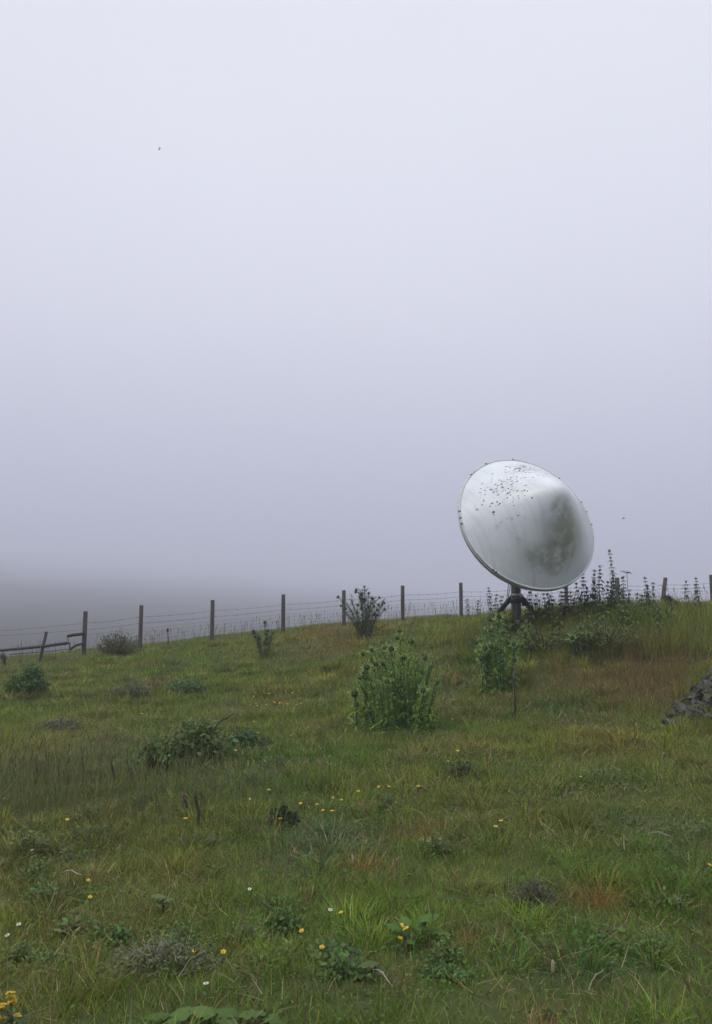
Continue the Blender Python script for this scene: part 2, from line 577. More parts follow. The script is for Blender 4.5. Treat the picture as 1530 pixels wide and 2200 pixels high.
def radome_mat(R, lx, ly, nrm, c, ch, Rc, k):
    """white skin; lichen specks on the upper flank, algae below the tip"""
    def local(px, py):
        # where a photograph pixel meets the cone, in the cone's axes
        d = ray(px, py)
        A = np.stack([lx, ly, nrm])
        o3 = A @ (EYE - c); d3 = A @ d
        for t in np.linspace(10, 22, 6000):
            p = o3 + d3 * t
            r = math.hypot(p[0], p[1]) / Rc
            if r < 1 and p[2] < ch * (1 - (math.sqrt(r * r + k * k) - k) / (math.sqrt(1 + k * k) - k)):
                return p
        return o3 + d3 * 15
    m = bpy.data.materials.new('radome_skin'); m.use_nodes = True
    n, l = m.node_tree.nodes, m.node_tree.links
    b = n['Principled BSDF']; b.inputs['Roughness'].default_value = .33
    tc = n.new('ShaderNodeTexCoord')

    def blob(px, py, rx, fall=1.0):
        p = local(px, py)
        sub = n.new('ShaderNodeVectorMath'); sub.operation = 'DISTANCE'
        l.new(tc.outputs['Object'], sub.inputs[0]); sub.inputs[1].default_value = p.tolist()
        mr = n.new('ShaderNodeMapRange'); mr.interpolation_type = 'SMOOTHSTEP'
        mr.inputs['From Min'].default_value = rx * (1 - fall); mr.inputs['From Max'].default_value = rx
        mr.inputs['To Min'].default_value = 1; mr.inputs['To Max'].default_value = 0
        l.new(sub.outputs['Value'], mr.inputs['Value'])
        return mr.outputs[0]

    def math2(op, a, bb):
        q = n.new('ShaderNodeMath'); q.operation = op
        for i, s in enumerate((a, bb)):
            if isinstance(s, (int, float)): q.inputs[i].default_value = s
            else: l.new(s, q.inputs[i])
        return q.outputs[0]

    def noise(scale, lo, hi, detail=6, dist=0.0):
        z = n.new('ShaderNodeTexNoise'); z.inputs['Scale'].default_value = scale; z.inputs['Detail'].default_value = detail
        z.inputs['Distortion'].default_value = dist
        l.new(tc.outputs['Object'], z.inputs['Vector'])
        r = n.new('ShaderNodeMapRange'); r.inputs['From Min'].default_value = lo; r.inputs['From Max'].default_value = hi
        l.new(z.outputs[0], r.inputs['Value']); return r.outputs[0]

    def mixc(fac, a, bb):
        x = n.new('ShaderNodeMix'); x.data_type = 'RGBA'
        l.new(fac, x.inputs[0])
        for i, s in ((6, a), (7, bb)):
            if isinstance(s, tuple): x.inputs[i].default_value = (*s, 1)
            else: l.new(s, x.inputs[i])
        return x.outputs[2]
    base = mixc(noise(2.2, .4, .7), (.61, .655, .69), (.53, .575, .605))
    # overall green-grey film on the under side of the cone
    film = math2('MAXIMUM', blob(1228, 1150, .78, .9), blob(1250, 1090, .55, .9))
    film = math2('MULTIPLY', film, .75)
    colr = mixc(film, base, (.37, .385, .33))
    alg = math2('MAXIMUM', math2('MAXIMUM', math2('MAXIMUM', blob(1208, 1100, .50, .8), blob(1200, 1196, .44, .5)), blob(1215, 1150, .56, .8)), math2('MULTIPLY', blob(1160, 1196, .36, .8), .7))
    alg = math2('MULTIPLY', math2('MULTIPLY', alg, noise(5.0, .38, .58, 10, .4)), .55)
    colr = mixc(alg, colr, (.19, .195, .145))
    crust = math2('MULTIPLY', math2('MAXIMUM', blob(1200, 1192, .46, .5), blob(1160, 1198, .36, .7)), noise(6.5, .47, .53, 10, .3))
    colr = mixc(math2('MULTIPLY', crust, .42), colr, (.17, .18, .135))
    runs = n.new('ShaderNodeMapping'); runs.inputs['Scale'].default_value = (16, 1.1, 1.1)
    l.new(tc.outputs['Object'], runs.inputs[0])
    rz = n.new('ShaderNodeTexNoise'); rz.inputs['Scale'].default_value = 1; rz.inputs['Detail'].default_value = 4
    l.new(runs.outputs[0], rz.inputs['Vector'])
    rm = n.new('ShaderNodeMapRange'); rm.inputs['From Min'].default_value = .5; rm.inputs['From Max'].default_value = .75; rm.inputs['To Max'].default_value = .35
    l.new(rz.outputs[0], rm.inputs['Value'])
    colr = mixc(rm.outputs[0], colr, (.36, .38, .36))
    # faint smears down the left flank
    sm = math2('MULTIPLY', math2('MULTIPLY', blob(1095, 1135, .55, .8), noise(9, .60, .72, 4)), .55)
    colr = mixc(sm, colr, (.28, .30, .29))
    # lichen specks
    dens = math2('ADD', math2('MULTIPLY', blob(1128, 1010, .62, .9), .95), math2('MULTIPLY', blob(1085, 1060, .75, .8), .30))

    def specks(scale, size, seedv, dd, str_):
        mp = n.new('ShaderNodeMapping'); mp.inputs['Location'].default_value = (seedv, seedv * .7, 0); mp.inputs['Scale'].default_value = str_
        l.new(tc.outputs['Object'], mp.inputs[0])
        wz = n.new('ShaderNodeTexNoise'); wz.inputs['Scale'].default_value = 40; wz.inputs['Detail'].default_value = 2
        l.new(tc.outputs['Object'], wz.inputs['Vector'])
        wa = n.new('ShaderNodeVectorMath'); wa.operation = 'MULTIPLY_ADD'; wa.inputs[1].default_value = (.035, .035, .035)
        l.new(wz.outputs['Color'], wa.inputs[0]); l.new(mp.outputs[0], wa.inputs[2])
        vo = n.new('ShaderNodeTexVoronoi'); vo.inputs['Scale'].default_value = scale
        l.new(wa.outputs[0], vo.inputs['Vector'])
        sx = n.new('ShaderNodeSeparateXYZ'); l.new(vo.outputs['Color'], sx.inputs[0])
        on = math2('LESS_THAN', sx.outputs[0], dd)
        rad_ = math2('MULTIPLY', math2('ADD', sx.outputs[1], .3), size)
        return math2('MULTIPLY', on, math2('LESS_THAN', vo.outputs['Distance'], rad_))
    s1 = specks(17, .36, 3.1, math2('MULTIPLY', dens, .5), (1, 1.2, 1))
    s2 = specks(27, .44, 8.7, math2('MULTIPLY', dens, .62), (.6, 1.6, 1))
    s3 = specks(22, .5, 5.2, math2('MULTIPLY', blob(1118, 1003, .34, .9), .8), (.45, 1.6, 1))
    sp = math2('MAXIMUM', math2('MAXIMUM', s1, s2), s3)
    colr = mixc(sp, colr, (.035, .034, .032))
    l.new(colr, b.inputs['Base Color'])
    bp = n.new('ShaderNodeBump'); bp.inputs['Strength'].default_value = .08; bp.inputs['Distance'].default_value = .05
    z = n.new('ShaderNodeTexNoise'); z.inputs['Scale'].default_value = 3; l.new(tc.outputs['Object'], z.inputs['Vector'])
    l.new(z.outputs[0], bp.inputs['Height']); l.new(bp.outputs[0], b.inputs['Normal'])
    return m


build_dish()

# ------------------------------------------------------------------ fence
POSTS = [(184, 1313, 24.0, 0, .068), (304, 1300, 24.4, 0, .062), (457, 1289, 24.6, 0, .062), (609, 1277, 24.9, 0, .062),
         (739, 1268, 25.1, 0, .058), (865, 1258, 25.3, 0, .058), (990, 1252, 25.5, 0, .056), (1106, 1249, 25.6, 0, .056), (1216, 1246, 25.7, 0, .056),
         (1326, 1241, 25.6, 0, .068), (1430, 1241, 25.4, .14, .062), (1528, 1235, 25.2, 0, .062), (1640, 1228, 25.0, .02, .062), (1770, 1220, 24.8, 0, .062)]


def post_mesh(mb, base, top, w):
    dz = (top - base) / np.linalg.norm(top - base)
    sx = np.array([1., .25, 0]); sx -= dz * (sx @ dz); sx /= np.linalg.norm(sx); sy = np.cross(dz, sx)
    V = []
    st = [(-.3, 1), (.0, 1.02), (.5, .98), (.985, .96), (1.0, .8)]
    n = 8
    for t, k in st:
        q = base + (top - base) * t if t >= 0 else base + dz * t
        for j in range(n):
            a = (j + .5) / n * 2 * PI
            rr = w * k / max(abs(math.cos(a)), abs(math.sin(a))) * .92 * random.uniform(.96, 1.04)
            rr = min(rr, w * 1.18)
            V.append(q + sx * rr * math.cos(a) + sy * rr * math.sin(a))
    Fs = [(i * n + j, i * n + (j + 1) % n, (i + 1) * n + (j + 1) % n, (i + 1) * n + j) for i in range(len(st) - 1) for j in range(n)]
    Fs.append(tuple(range((len(st) - 1) * n, len(st) * n)))
    mb.add(V, Fs)


def build_fence():
    pts = []
    for px, yt, d, lean, w in POSTS:
        top = at(px, yt, d)
        bx = top[0] - lean * 1.0
        base = np.array([bx, d, h1(bx, d)])
        pts.append((base, top, w))
    o0 = pts[0][0]
    root = empty('wire_fence', o0, 'weathered wooden post and wire fence with barbed strands along the grassy crest', 'fence')
    for i, (base, top, w) in enumerate(pts):
        mb = MB(); post_mesh(mb, base, top, w)
        po = mb.build('post', M_WOOD, root, False, origin=o0)
        if i == 0:
            for y0, y1, y2, x0, r in ((1367, 1363, 1361, 145, .045), (1396, 1385, 1382, 150, .034)):
                mb = MB()
                mb.tube([at(x0, y0, 23.9), at(x0 + 12, (y0 + y1) / 2 - (1 if r > .04 else 3), 23.9), at(168, y1, 23.9), at(182, y2, 23.92)], r, 8)
                mb.build('gate_arm', M_IRON, po, True, origin=o0)
    # strands
    def strand(fr, amp):
        P = []
        full = [(at(-150, 1350 + (1 - fr) * 60, 23.6), at(-150, 1350 + (1 - fr) * 60, 23.6))] + [(b, t) for b, t, _ in pts]
        keys = [full[0][0]] + [b + (t - b) * fr + np.array([0, -w - .004, 0]) for b, t, w in pts]
        for a, b in zip(keys[:-1], keys[1:]):
            for s in np.linspace(0, 1, 14)[:-1]:
                q = a + (b - a) * s; q[2] -= amp * 4 * s * (1 - s); P.append(q)
        P.append(keys[-1]); return np.array(P)
    for fr, amp in ((.74, .03), (.60, .02)):
        P = strand(fr, amp)
        mb = MB(); mb.tube(P, .0036, 5)
        for i in range(2, len(P) - 1, 2):    # barbs
            q = (P[i] + P[i - 1]) / 2
            mb.tube([q + (-.02, 0, .02), q + (.02, 0, -.02)], .002, 4)
            mb.tube([q + (.02, 0, .022), q + (-.02, 0, -.022)], .002, 4)
        mb.build('barbed_wire', M_WIRE, root, True, origin=o0)
    mb = MB()
    for (b0, t0, w0), (b1, t1, w1) in zip(pts[:-1], pts[1:]):
        for fr in (.05, .14, .23, .32, .41, .49):
            a = b0 + (t0 - b0) * fr; b = b1 + (t1 - b1) * fr
            L = [a + (b - a) * s + np.array([0, -.06, -.012 * 4 * s * (1 - s) + random.uniform(-.006, .006)]) for s in np.linspace(0, 1, 7)]
            mb.tube(L, .002, 4, caps=False)
        nv = int(np.linalg.norm(b1 - b0) / .16)
        for i in range(1, nv):
            s = i / nv
            a = b0 + (b1 - b0) * s; b = t0 + (t1 - t0) * s
            lo = a + (b - a) * .05; hi = a + (b - a) * .49
            mb.tube([lo + (0, -.06, 0), hi + (random.uniform(-.02, .02), -.06, -.01)], .0018, 4, caps=False)
    mb.build('stock_netting', M_WIRE, root, True, origin=o0)


build_fence()

# leaning post, broken rail, small stubs at the left
b = at(84, 1432, 22.6); b[2] = h1(b[0], b[1])
t = at(100, 1357, 22.6)
root = empty('leaning_post', b, 'thin dark wooden post leaning right beside the broken rail at the left', 'post')
mb = MB(); post_mesh(mb, b, t, .043); mb.build('timber', M_WOOD, root, False, origin=b)
mb = MB(); mb.tube([b + (t - b) * .60 + (-.05, -.05, 0), b + (t - b) * .60 + (.06, -.05, .01)], .012, 6); mb.build('staple', M_IRON, root, True, origin=b)
a0 = at(-170, 1409, 22.4)
root = empty('broken_rail', a0, 'long dark metal rail with a hooked end lying across the leaning post', 'rail')
mb = MB(); mb.tube([a0, at(0, 1397.5, 22.45), at(90, 1389, 22.5), at(145, 1381.5, 22.5)], [.036, .036, .04, .042], 8)
mb.build('bar', M_IRON, root, True, origin=a0)
mb = MB(); mb.tube([at(143, 1381, 22.5), at(150, 1382, 22.5), at(150, 1388, 22.5), at(151, 1394, 22.5)], [.036, .03, .014, .012], 8)
mb.build('hook', M_IRON, root, True, origin=a0)
mb = MB(); mb.tube([at(150, 1394, 22.5), at(110, 1399, 22.48), at(60, 1403, 22.46), at(20, 1406, 22.44)], .011, 6)
mb.build('wire', M_IRON, root, True, origin=a0)
b = at(10, 1419, 23.0); b[2] = h1(b[0], b[1])
root = empty('post_stub', b, 'short black rounded stub on the crest below the metal rail', 'post stub')
s_ = at(8, 1411, 23.0)
mb = MB(); mb.tube([b - (0, 0, .1), s_ + (.03, 0, -.08), s_ + (0, 0, -.03), s_ + (-.03, 0, .05), s_ + (-.05, 0, .09)], [.04, .05, .075, .07, .03], 10)
mb.build('stub', M_IRON, root, True, origin=b)
b = at(361, 1393, 23.4); b[2] = h1(b[0], b[1])
root = empty('dead_stalk', b, 'thin dark dead stalk with a knob on top, between two fence posts', 'stalk')
t = at(360.5, 1356, 23.4)
mb = MB(); mb.tube([b - (0, 0, .05), (b + t) / 2 + (.01, 0, 0), t], [.02, .016, .013], 6, (.05, .042, .035)); mb.build('stem', M_STEM, root, True, origin=b)
mb = MB(); mb.tube([t - (0, 0, .03), t, t + (0, 0, .05), t + (0, 0, .085)], [.012, .03, .032, .01], 8, (.03, .027, .024)); mb.build('seed_head', M_STEM, root, True, origin=b)

# ------------------------------------------------------------------ plants
def bulb_mesh(seed, col, ring):
    """spiny thistle head about the origin, pointing up"""
    random.seed(seed)
    mb = MB()
    mb.lathe([(.004, -.02), (.022, -.012), (.029, .004), (.026, .022), (.016, .034), (.006, .04)], 10, col)
    for i in range(34):
        a = random.uniform(0, 2 * PI); e = random.uniform(-.7, 1.0)
        d = np.array([math.cos(a) * math.cos(e), math.sin(a) * math.cos(e), math.sin(e)])
        q = d * np.array([.026, .026, .028]) + (0, 0, .008)
        s = np.cross(d, (0, 0, 1)); s /= np.linalg.norm(s) + 1e-9
        L = random.uniform(.022, .038)
        mb.add([q - s * .005, q + s * .005, q + d * L + (0, 0, random.uniform(0, .014))], [(0, 1, 2)], cvar(ring, .2))
    for i in range(7):
        d = rdir(random.uniform(-.1, .5))
        mb.spiny_leaf(np.array([0, 0, -.012]), d, (0, 0, 1), random.uniform(.05, .08), .03, cvar(ring, .2), 4, -.2)
    return mb


BULBS = {}


def thistle(px, py, top_px, width_px, label, group, stems=8, col=(.25, .40, .075), ring=(.24, .34, .10), bulb=(.05, .07, .03), leafL=.26, dens=1.0, seed=1, bulb_s=1.0, side=3, low=.35, headp=.45, rootk=.6, tipk=.3, name='thistle'):
    base = g1(px, py)
    sc = px_per_m(base)
    Ht = (py - top_px) / sc; Wd = width_px / sc / 2
    random.seed(seed)
    root = empty(name, base, label, 'thistle', group)
    st = MB(); lf = MB(); heads = []
    o = base

    def leaves(path, n, L0, L1):
        for i in range(n):
            t = (i + random.random()) / n
            k = t * (len(path) - 1); j = min(int(k), len(path) - 2); f = k - j
            q = path[j] * (1 - f) + path[j + 1] * f
            L = (L0 * (1 - t) + L1 * t) * random.uniform(.75, 1.2)
            d = rdir(random.uniform(.0, .75))
            lf.spiny_leaf(q, d, (0, 0, 1), L, L * random.uniform(.26, .40), cvar(col, .32), 6, random.uniform(.1, .55))

    def stem(p0, p1, r0, n, L0, L1, bend):
        mid = (p0 + p1) / 2 + np.array([(p0 - p1)[0] * bend, (p0 - p1)[1] * bend, (p1 - p0)[2] * .12 * np.sign(bend)])
        path = [p0 * (1 - s) ** 2 + mid * 2 * s * (1 - s) + p1 * s * s for s in np.linspace(0, 1, 7)]
        st.tube(path, np.linspace(r0, r0 * .5, 7), 6, cvar((.10, .14, .07), .2))
        leaves(path, max(3, int(n * dens)), L0, L1)
        return path
    for i in range(stems):
        a = i / stems * 2 * PI + random.uniform(-.4, .4)
        ro = (random.random() ** .6) if i else 0
        hh = Ht * (1 - (1 - low) * ro ** 1.3 * random.uniform(.7, 1)) * random.uniform(.9, 1.0)
        if i == 0: hh = Ht
        tip = np.array([math.cos(a) * ro * Wd, math.sin(a) * ro * Wd, hh])
        root0 = np.array([tip[0] * rootk + math.cos(a) * .03, tip[1] * rootk + math.sin(a) * .03, -.04])
        path = stem(root0, tip, .012, 16 * Ht / 1.2, leafL, leafL * tipk, .22)
        if i < 3 or random.random() < headp: heads.append((tip, path[-1] - path[-2]))
        for j in range(side):
            k = random.randint(2, 5)
            q = path[k]
            aa = a + random.uniform(-1.6, 1.6)
            l2 = random.uniform(.12, .28) * Ht
            t2 = q + np.array([math.cos(aa) * l2 * .55, math.sin(aa) * l2 * .55, l2])
            if t2[2] > Ht * 1.02: t2[2] = Ht * random.uniform(.85, 1.0)
            p2 = stem(q, t2, .007, 5, leafL * .5, leafL * max(.25, tipk * .8), .2)
            if random.random() < headp * .6: heads.append((t2, p2[-1] - p2[-2]))
    for i in range(int(20 * dens)):                     # basal rosette
        d = rdir(random.uniform(.15, .9)); L = leafL * random.uniform(.8, 1.5); rb = Wd * random.uniform(.05, .6)
        lf.spiny_leaf(np.array([d[0] * rb, d[1] * rb, 0]), d, (0, 0, 1), L, L * .42, cvar(col, .28), 7, random.uniform(.15, .5))
    st.build('stem', M_STEM, root)
    lf.build('foliage', M_LEAF, root, False)
    key = (tuple(bulb), tuple(ring))
    if key not in BULBS:
        mb = bulb_mesh(5, bulb, ring)
        bo = mb.build('flower_head', M_LEAF, root, True)
        BULBS[key] = bo.data
        first = bo
    else: first = None
    for i, (t, d) in enumerate(heads):
        if first is not None and i == 0: b2 = first
        else:
            b2 = bpy.data.objects.new('flower_head', BULBS[key]); COL.objects.link(b2); b2.parent = root
        b2.location = t.tolist()
        b2.rotation_euler = Vector(d.tolist()).to_track_quat('Z', 'Y').to_euler()
        s = bulb_s * random.uniform(.8, 1.25); b2.scale = (s, s, s)
    return root


thistle(860, 1568, 1358, 210, 'big bushy green thistle with pale spiny heads in front of the fence line', 'thistles on the slope', stems=44, leafL=.15, dens=6.5, seed=3, bulb_s=1.15, side=3, low=.32, headp=.24)
thistle(783, 1375, 1262, 122, 'tall dark thistle against the fog, in front of a fence post left of the dish', 'thistles on the slope', stems=17, col=(.075, .115, .05), ring=(.08, .10, .05), bulb=(.03, .035, .022), leafL=.13, dens=5.5, seed=8, bulb_s=1.0, side=3, low=.45, headp=.5, rootk=.12, tipk=.9)
thistle(568, 1415, 1339, 52, 'small dark thistle with a few heads on the slope below the fence', 'thistles on the slope', stems=7, col=(.075, .115, .05), ring=(.08, .10, .05), bulb=(.03, .035, .022), leafL=.12, dens=5.5, seed=12, bulb_s=.95, side=2, low=.55, headp=.5, rootk=.15, tipk=.9)
thistle(1072, 1482, 1328, 95, 'bright green thistle growing in front of the dish pole', 'thistles on the slope', stems=28, col=(.21, .38, .06), leafL=.15, dens=6, seed=21, bulb_s=1.25, side=2, low=.5)
thistle(785, 1572, 1448, 50, 'low side thistle at the left foot of the big green thistle', 'thistles on the slope', stems=7, leafL=.2, dens=2.8, seed=31, bulb_s=1.3, side=1, low=.6)
thistle(1250, 1412, 1350, 56, 'grey green thistle on the bank to the right below the dish', 'thistles on the slope', stems=8, col=(.10, .14, .07), leafL=.2, dens=2.8, seed=41, bulb_s=1.2, side=1, low=.6)
thistle(473, 1445, 1402, 26, 'tiny thistle standing alone on the slope left of the small dark thistle', 'thistles on the slope', stems=2, col=(.08, .12, .05), leafL=.15, seed=51, side=0)
thistle(1440, 1322, 1285, 34, 'stubby dark thistle on the crest beside the leaning fence post', 'thistles on the slope', stems=8, col=(.06, .09, .04), ring=(.06, .07, .04), bulb=(.022, .025, .018), leafL=.18, dens=2.6, seed=61, bulb_s=1.3, side=1, low=.6)


def nettle(px, py, top, label, group, seed, col=(.058, .085, .036), wide=1.0):
    base = g1(px, py)
    sc = px_per_m(base); Ht = (py - top) / sc
    random.seed(seed)
    root = empty('nettle', base, label, 'nettle', group)
    lean = np.array([random.uniform(-.07, .07), random.uniform(-.07, .07), 0]) * Ht
    path = [np.array([0, 0, -.04])] + [np.array([0, 0, Ht * s]) + lean * s * s for s in np.linspace(.1, 1, 8)]
    st = MB(); st.tube(path, np.linspace(.009, .003, len(path)), 5, cvar((.05, .05, .03), .2))
    lf = MB()
    n = max(6, int(Ht / .065))
    a = random.uniform(0, PI)
    for i in range(n):
        t = .12 + .88 * i / (n - 1)
        q = np.array([0, 0, Ht * t]) + lean * t * t
        L = (.115 * (1 - t) + .062) * random.uniform(.8, 1.2) * wide
        a += PI / 2 + random.uniform(-.2, .2)
        for k in (0, PI):
            d = np.array([math.cos(a + k), math.sin(a + k), random.uniform(.1, .5)])
            lf.leaf(q, d, (0, 0, 1), L, L * .62, cvar(col, .25), 4, random.uniform(.4, .9), .3, .8)
            for m in range(2):
                d2 = np.array([math.cos(a + k + random.uniform(-.9, .9)), math.sin(a + k + random.uniform(-.9, .9)), .05])
                lf.leaf(q, d2, (0, 0, 1), L * .6, .026, cvar(col, .3) * 1.1, 3, .9, .2)
    for i in range(5):
        lf.leaf(path[-1] - np.array([0, 0, .01 * i]), rdir(.9), (0, 0, 1), .035, .02, cvar(col, .2), 3, .2)
    st.build('stem', M_STEM, root); lf.build('foliage', M_LEAF, root, False)
    return root


NL = [(1007, 1330, 1288), (1028, 1332, 1291), (1055, 1334, 1263), (1065, 1335, 1278), (1076, 1333, 1282), (1138, 1345, 1242), (1152, 1338, 1279), (1172, 1335, 1276),
      (1189, 1336, 1280), (1180, 1332, 1268), (1212, 1336, 1264), (1205, 1330, 1272), (1228, 1335, 1272), (1247, 1334, 1253), (1258, 1338, 1233), (1274, 1336, 1226), (1289, 1340, 1216), (1281, 1334, 1244),
      (1305, 1334, 1250), (1313, 1336, 1236), (1320, 1336, 1248), (1325, 1342, 1182), (1343, 1334, 1240), (1338, 1332, 1258), (1352, 1332, 1268), (1368, 1330, 1276), (1379, 1332, 1279), (1396, 1332, 1241), (1389, 1330, 1262),
      (1407, 1331, 1253), (1476, 1318, 1249), (1502, 1317, 1242), (1497, 1318, 1256), (1160, 1340, 1290), (1236, 1338, 1286), (1262, 1338, 1262)]
special = {1325: 'tallest nettle spire, rising far above the fence line right of the dish', 1138: 'nettle spire standing in front of the lower rim of the dish',
           1055: 'nettle stalk standing alone left of the dish pole', 1396: 'pointed nettle spire left of the leaning fence post', 1289: 'second tallest nettle spire, close to the right rim of the dish',
           1476: 'nettle stalk alone on the crest between the leaning post and the last post'}
for i, (x, yb, yt) in enumerate(NL):
    nettle(x, yb, yt, special.get(x, 'dark nettle spire in the clump below and right of the dish'), 'nettles along the crest', 100 + i)
random.seed(77)
for i in range(38):
    x = random.uniform(1168, 1450); yb = random.uniform(1338, 1392)
    nettle(x, yb, yb - random.uniform(45, 66), 'low green nettle in the leafy band in front of the dark spires', 'low nettles in the leafy band', 200 + i, col=(.10, .16, .04), wide=.95)

for i in range(14):
    x = random.uniform(1012, 1150); yb = random.uniform(1362, 1398)
    nettle(x, yb, yb - random.uniform(36, 62), 'low green nettle in the weeds around the foot of the dish pole', 'low nettles by the dish pole', 300 + i, col=(.09, .135, .036), wide=1.2)

# umbel with a drooping flat head beside the tallest nettle
b = g1(1349, 1334); t = at(1347, 1232, b[1])
root = empty('hogweed', b, 'thin stalk with a drooping flat umbel beside the tallest nettle', 'wild plant')
mb = MB(); top = t - b
mb.tube([np.array([0, 0, -.03]), top * .5 + (.02, 0, 0), top], [.007, .006, .004], 5, (.05, .05, .035))
mb.build('stem', M_STEM, root)
mb = MB()
for i in range(16):
    a = i / 16 * 2 * PI; rr = random.uniform(.05, .12)
    q = top + np.array([math.cos(a) * rr, math.sin(a) * rr, .05 - rr * .35 - math.cos(a) * .02])
    mb.tube([top, (top + q) / 2 + (0, 0, .015), q], .0025, 4, (.06, .06, .04))
    for k in range(8): mb.leaf(q + np.random.default_rng(i * 9 + k).normal(0, .01, 3), rdir(.3), (0, 0, 1), .016, .012, cvar((.07, .065, .05), .3), 2, .2)
mb.build('umbel', M_LEAF, root, False)


def leaf_cloud(mb, P, D, L, W, C, rng):
    """many small folded leaves: vectorised"""
    n = len(P)
    D = D / np.linalg.norm(D, axis=1)[:, None]
    up = rng.normal(0, .5, (n, 3)) + (0, 0, 1)
    s = np.cross(D, up); s /= np.linalg.norm(s, axis=1)[:, None] + 1e-9
    nn = np.cross(s, D)
    L = L[:, None]; W = W[:, None]
    V = np.stack([P, P + D * L * .35 - s * W * .5 + nn * W * .12, P + D * L * .5, P + D * L * .35 + s * W * .5 + nn * W * .12,
                  P + D * L * .75 - s * W * .33 - (0, 0, 1) * L * .08, P + D * L - (0, 0, 1) * L * .2, P + D * L * .75 + s * W * .33 - (0, 0, 1) * L * .08], 1)
    base = (np.arange(n) * 7)
    Fs = []
    for b0 in base.tolist():
        Fs += [(b0, b0 + 2, b0 + 1), (b0, b0 + 3, b0 + 2), (b0 + 1, b0 + 2, b0 + 5, b0 + 4), (b0 + 2, b0 + 3, b0 + 6, b0 + 5)]
    mb.add(V.reshape(-1, 3), Fs, np.repeat(C, 7, 0))


def shrub(px, py, wpx, hpx, label, cat, group, seed, col, leaf=.045, n=2600, name='shrub', twig=(.06, .05, .035), twigs=46, up=.55, flat=1.0):
    base = g1(px, py); sc = px_per_m(base)
    W = wpx / sc / 2; Ht = hpx / sc
    rng = np.random.default_rng(seed); random.seed(seed)
    root = empty(name, base, label, cat, group)
    tw = MB(); P = []; D = []
    per = n // twigs
    for i in range(twigs):
        a = rng.uniform(0, 2 * PI); r = math.sqrt(rng.uniform(0, 1))
        hh = Ht * (1 - .62 * r ** 2) * rng.uniform(.62, 1.08)
        tip = np.array([math.cos(a) * r * W, math.sin(a) * r * W * .8 * flat, hh])
        s0 = tip * np.array([.25, .25, 0]) - (0, 0, .03)
        mid = (s0 + tip) / 2 + np.array([0, 0, hh * .2])
        ts = np.linspace(0, 1, 7)[:, None]
        path = s0 * (1 - ts) ** 2 + mid * 2 * ts * (1 - ts) + tip * ts ** 2
        tw.tube(path, np.linspace(.008, .003, 7), 5, cvar(twig, .25))
        t = rng.uniform(.15, 1, per)[:, None]
        q = s0 * (1 - t) ** 2 + mid * 2 * t * (1 - t) + tip * t ** 2
        q = q + rng.normal(0, 1, (per, 3)) * np.array([.05, .05, .04]) * (W / .5) ** .5
        P.append(q); D.append(rng.normal(0, 1, (per, 3)) + (tip - s0) / np.linalg.norm(tip) * up + (0, 0, .2))
    P = np.concatenate(P); D = np.concatenate(D); P[:, 2] = np.maximum(P[:, 2], .02)
    m = len(P)
    clump = .55 + .9 * vnoise(P[:, 0] * 6 + 9, P[:, 2] * 6 + P[:, 1] * 4, seed)
    C = np.array(col)[None] * (.75 + .5 * rng.random((m, 1))) * (.7 + .3 * clump[:, None]) * (1 + rng.normal(0, .1, (m, 3)))
    lf = MB(); leaf_cloud(lf, P, D, leaf * rng.uniform(.7, 1.3, m), leaf * (.6 if name != 'undergrowth' else .3) * rng.uniform(.7, 1.2, m), np.clip(C, .003, 1), rng)
    tw.build('branches', M_STEM, root); lf.build('foliage', M_LEAF, root, False)
    return root, base, sc


shrub(56, 1494, 96, 66, 'round dark green bush on the slope at the left, below the leaning post', 'bush', None, 5, (.075, .145, .034), leaf=.06, n=3000, twigs=60)
shrub(256, 1410, 118, 52, 'low olive brown bush hiding the foot of the second fence post', 'bush', None, 6, (.085, .088, .035), leaf=.05, n=2800, twigs=60)
shrub(350, 1656, 130, 62, 'dark spreading bramble, left half of the patch above the seed grass', 'bramble', 'brambles on the left slope', 7, (.095, .145, .042), leaf=.06, n=1800, name='bramble', twigs=36)
shrub(428, 1640, 128, 86, 'taller dark bramble with a bare cane sticking out to its right', 'bramble', 'brambles on the left slope', 8, (.095, .145, .042), leaf=.065, n=2600, name='bramble', twigs=44)
shrub(530, 1612, 120, 34, 'low trailing bramble reaching right from the taller dark bramble', 'bramble', 'brambles on the left slope', 9, (.075, .12, .045), leaf=.055, n=1500, name='bramble', twigs=34)
shrub(130, 1570, 130, 26, 'low grey green weed patch on the slope below the round bush', 'weed', 'grey weed patches on the left slope', 10, (.14, .15, .09), leaf=.035, n=1500, name='weed_patch', twigs=50)
shrub(290, 1497, 110, 30, 'pale grey green weed patch with a bare earth spot at its right', 'weed', 'grey weed patches on the left slope', 13, (.11, .14, .075), leaf=.05, n=900, name='weed_patch', twigs=26)
shrub(395, 1487, 130, 26, 'green weed patch just right of the bare earth spot', 'weed', 'grey weed patches on the left slope', 14, (.07, .13, .045), leaf=.05, n=1100, name='weed_patch', twigs=34)
shrub(990, 1672, 60, 28, 'dark little weed clump on the open grass below the big green thistle', 'weed', None, 15, (.04, .05, .03), leaf=.04, n=420, name='weed_patch', twigs=20)
shrub(350, 2085, 250, 55, 'grey woody low shrublet with tiny leaves in the foreground at the left', 'shrub', None, 16, (.12, .15, .06), leaf=.018, n=2600, name='low_shrub', twig=(.16, .145, .12), twigs=110)
shrub(1150, 1950, 110, 60, 'small dark shrublet left of the orange dry grass', 'shrub', None, 17, (.09, .105, .05), leaf=.018, n=1100, name='low_shrub', twig=(.1, .09, .07), twigs=70)
shrub(605, 1780, 70, 34, 'dark green buttercup leaves under a cluster of yellow flowers', 'weed', None, 18, (.03, .055, .02), leaf=.045, n=500, name='weed_patch', twigs=20)
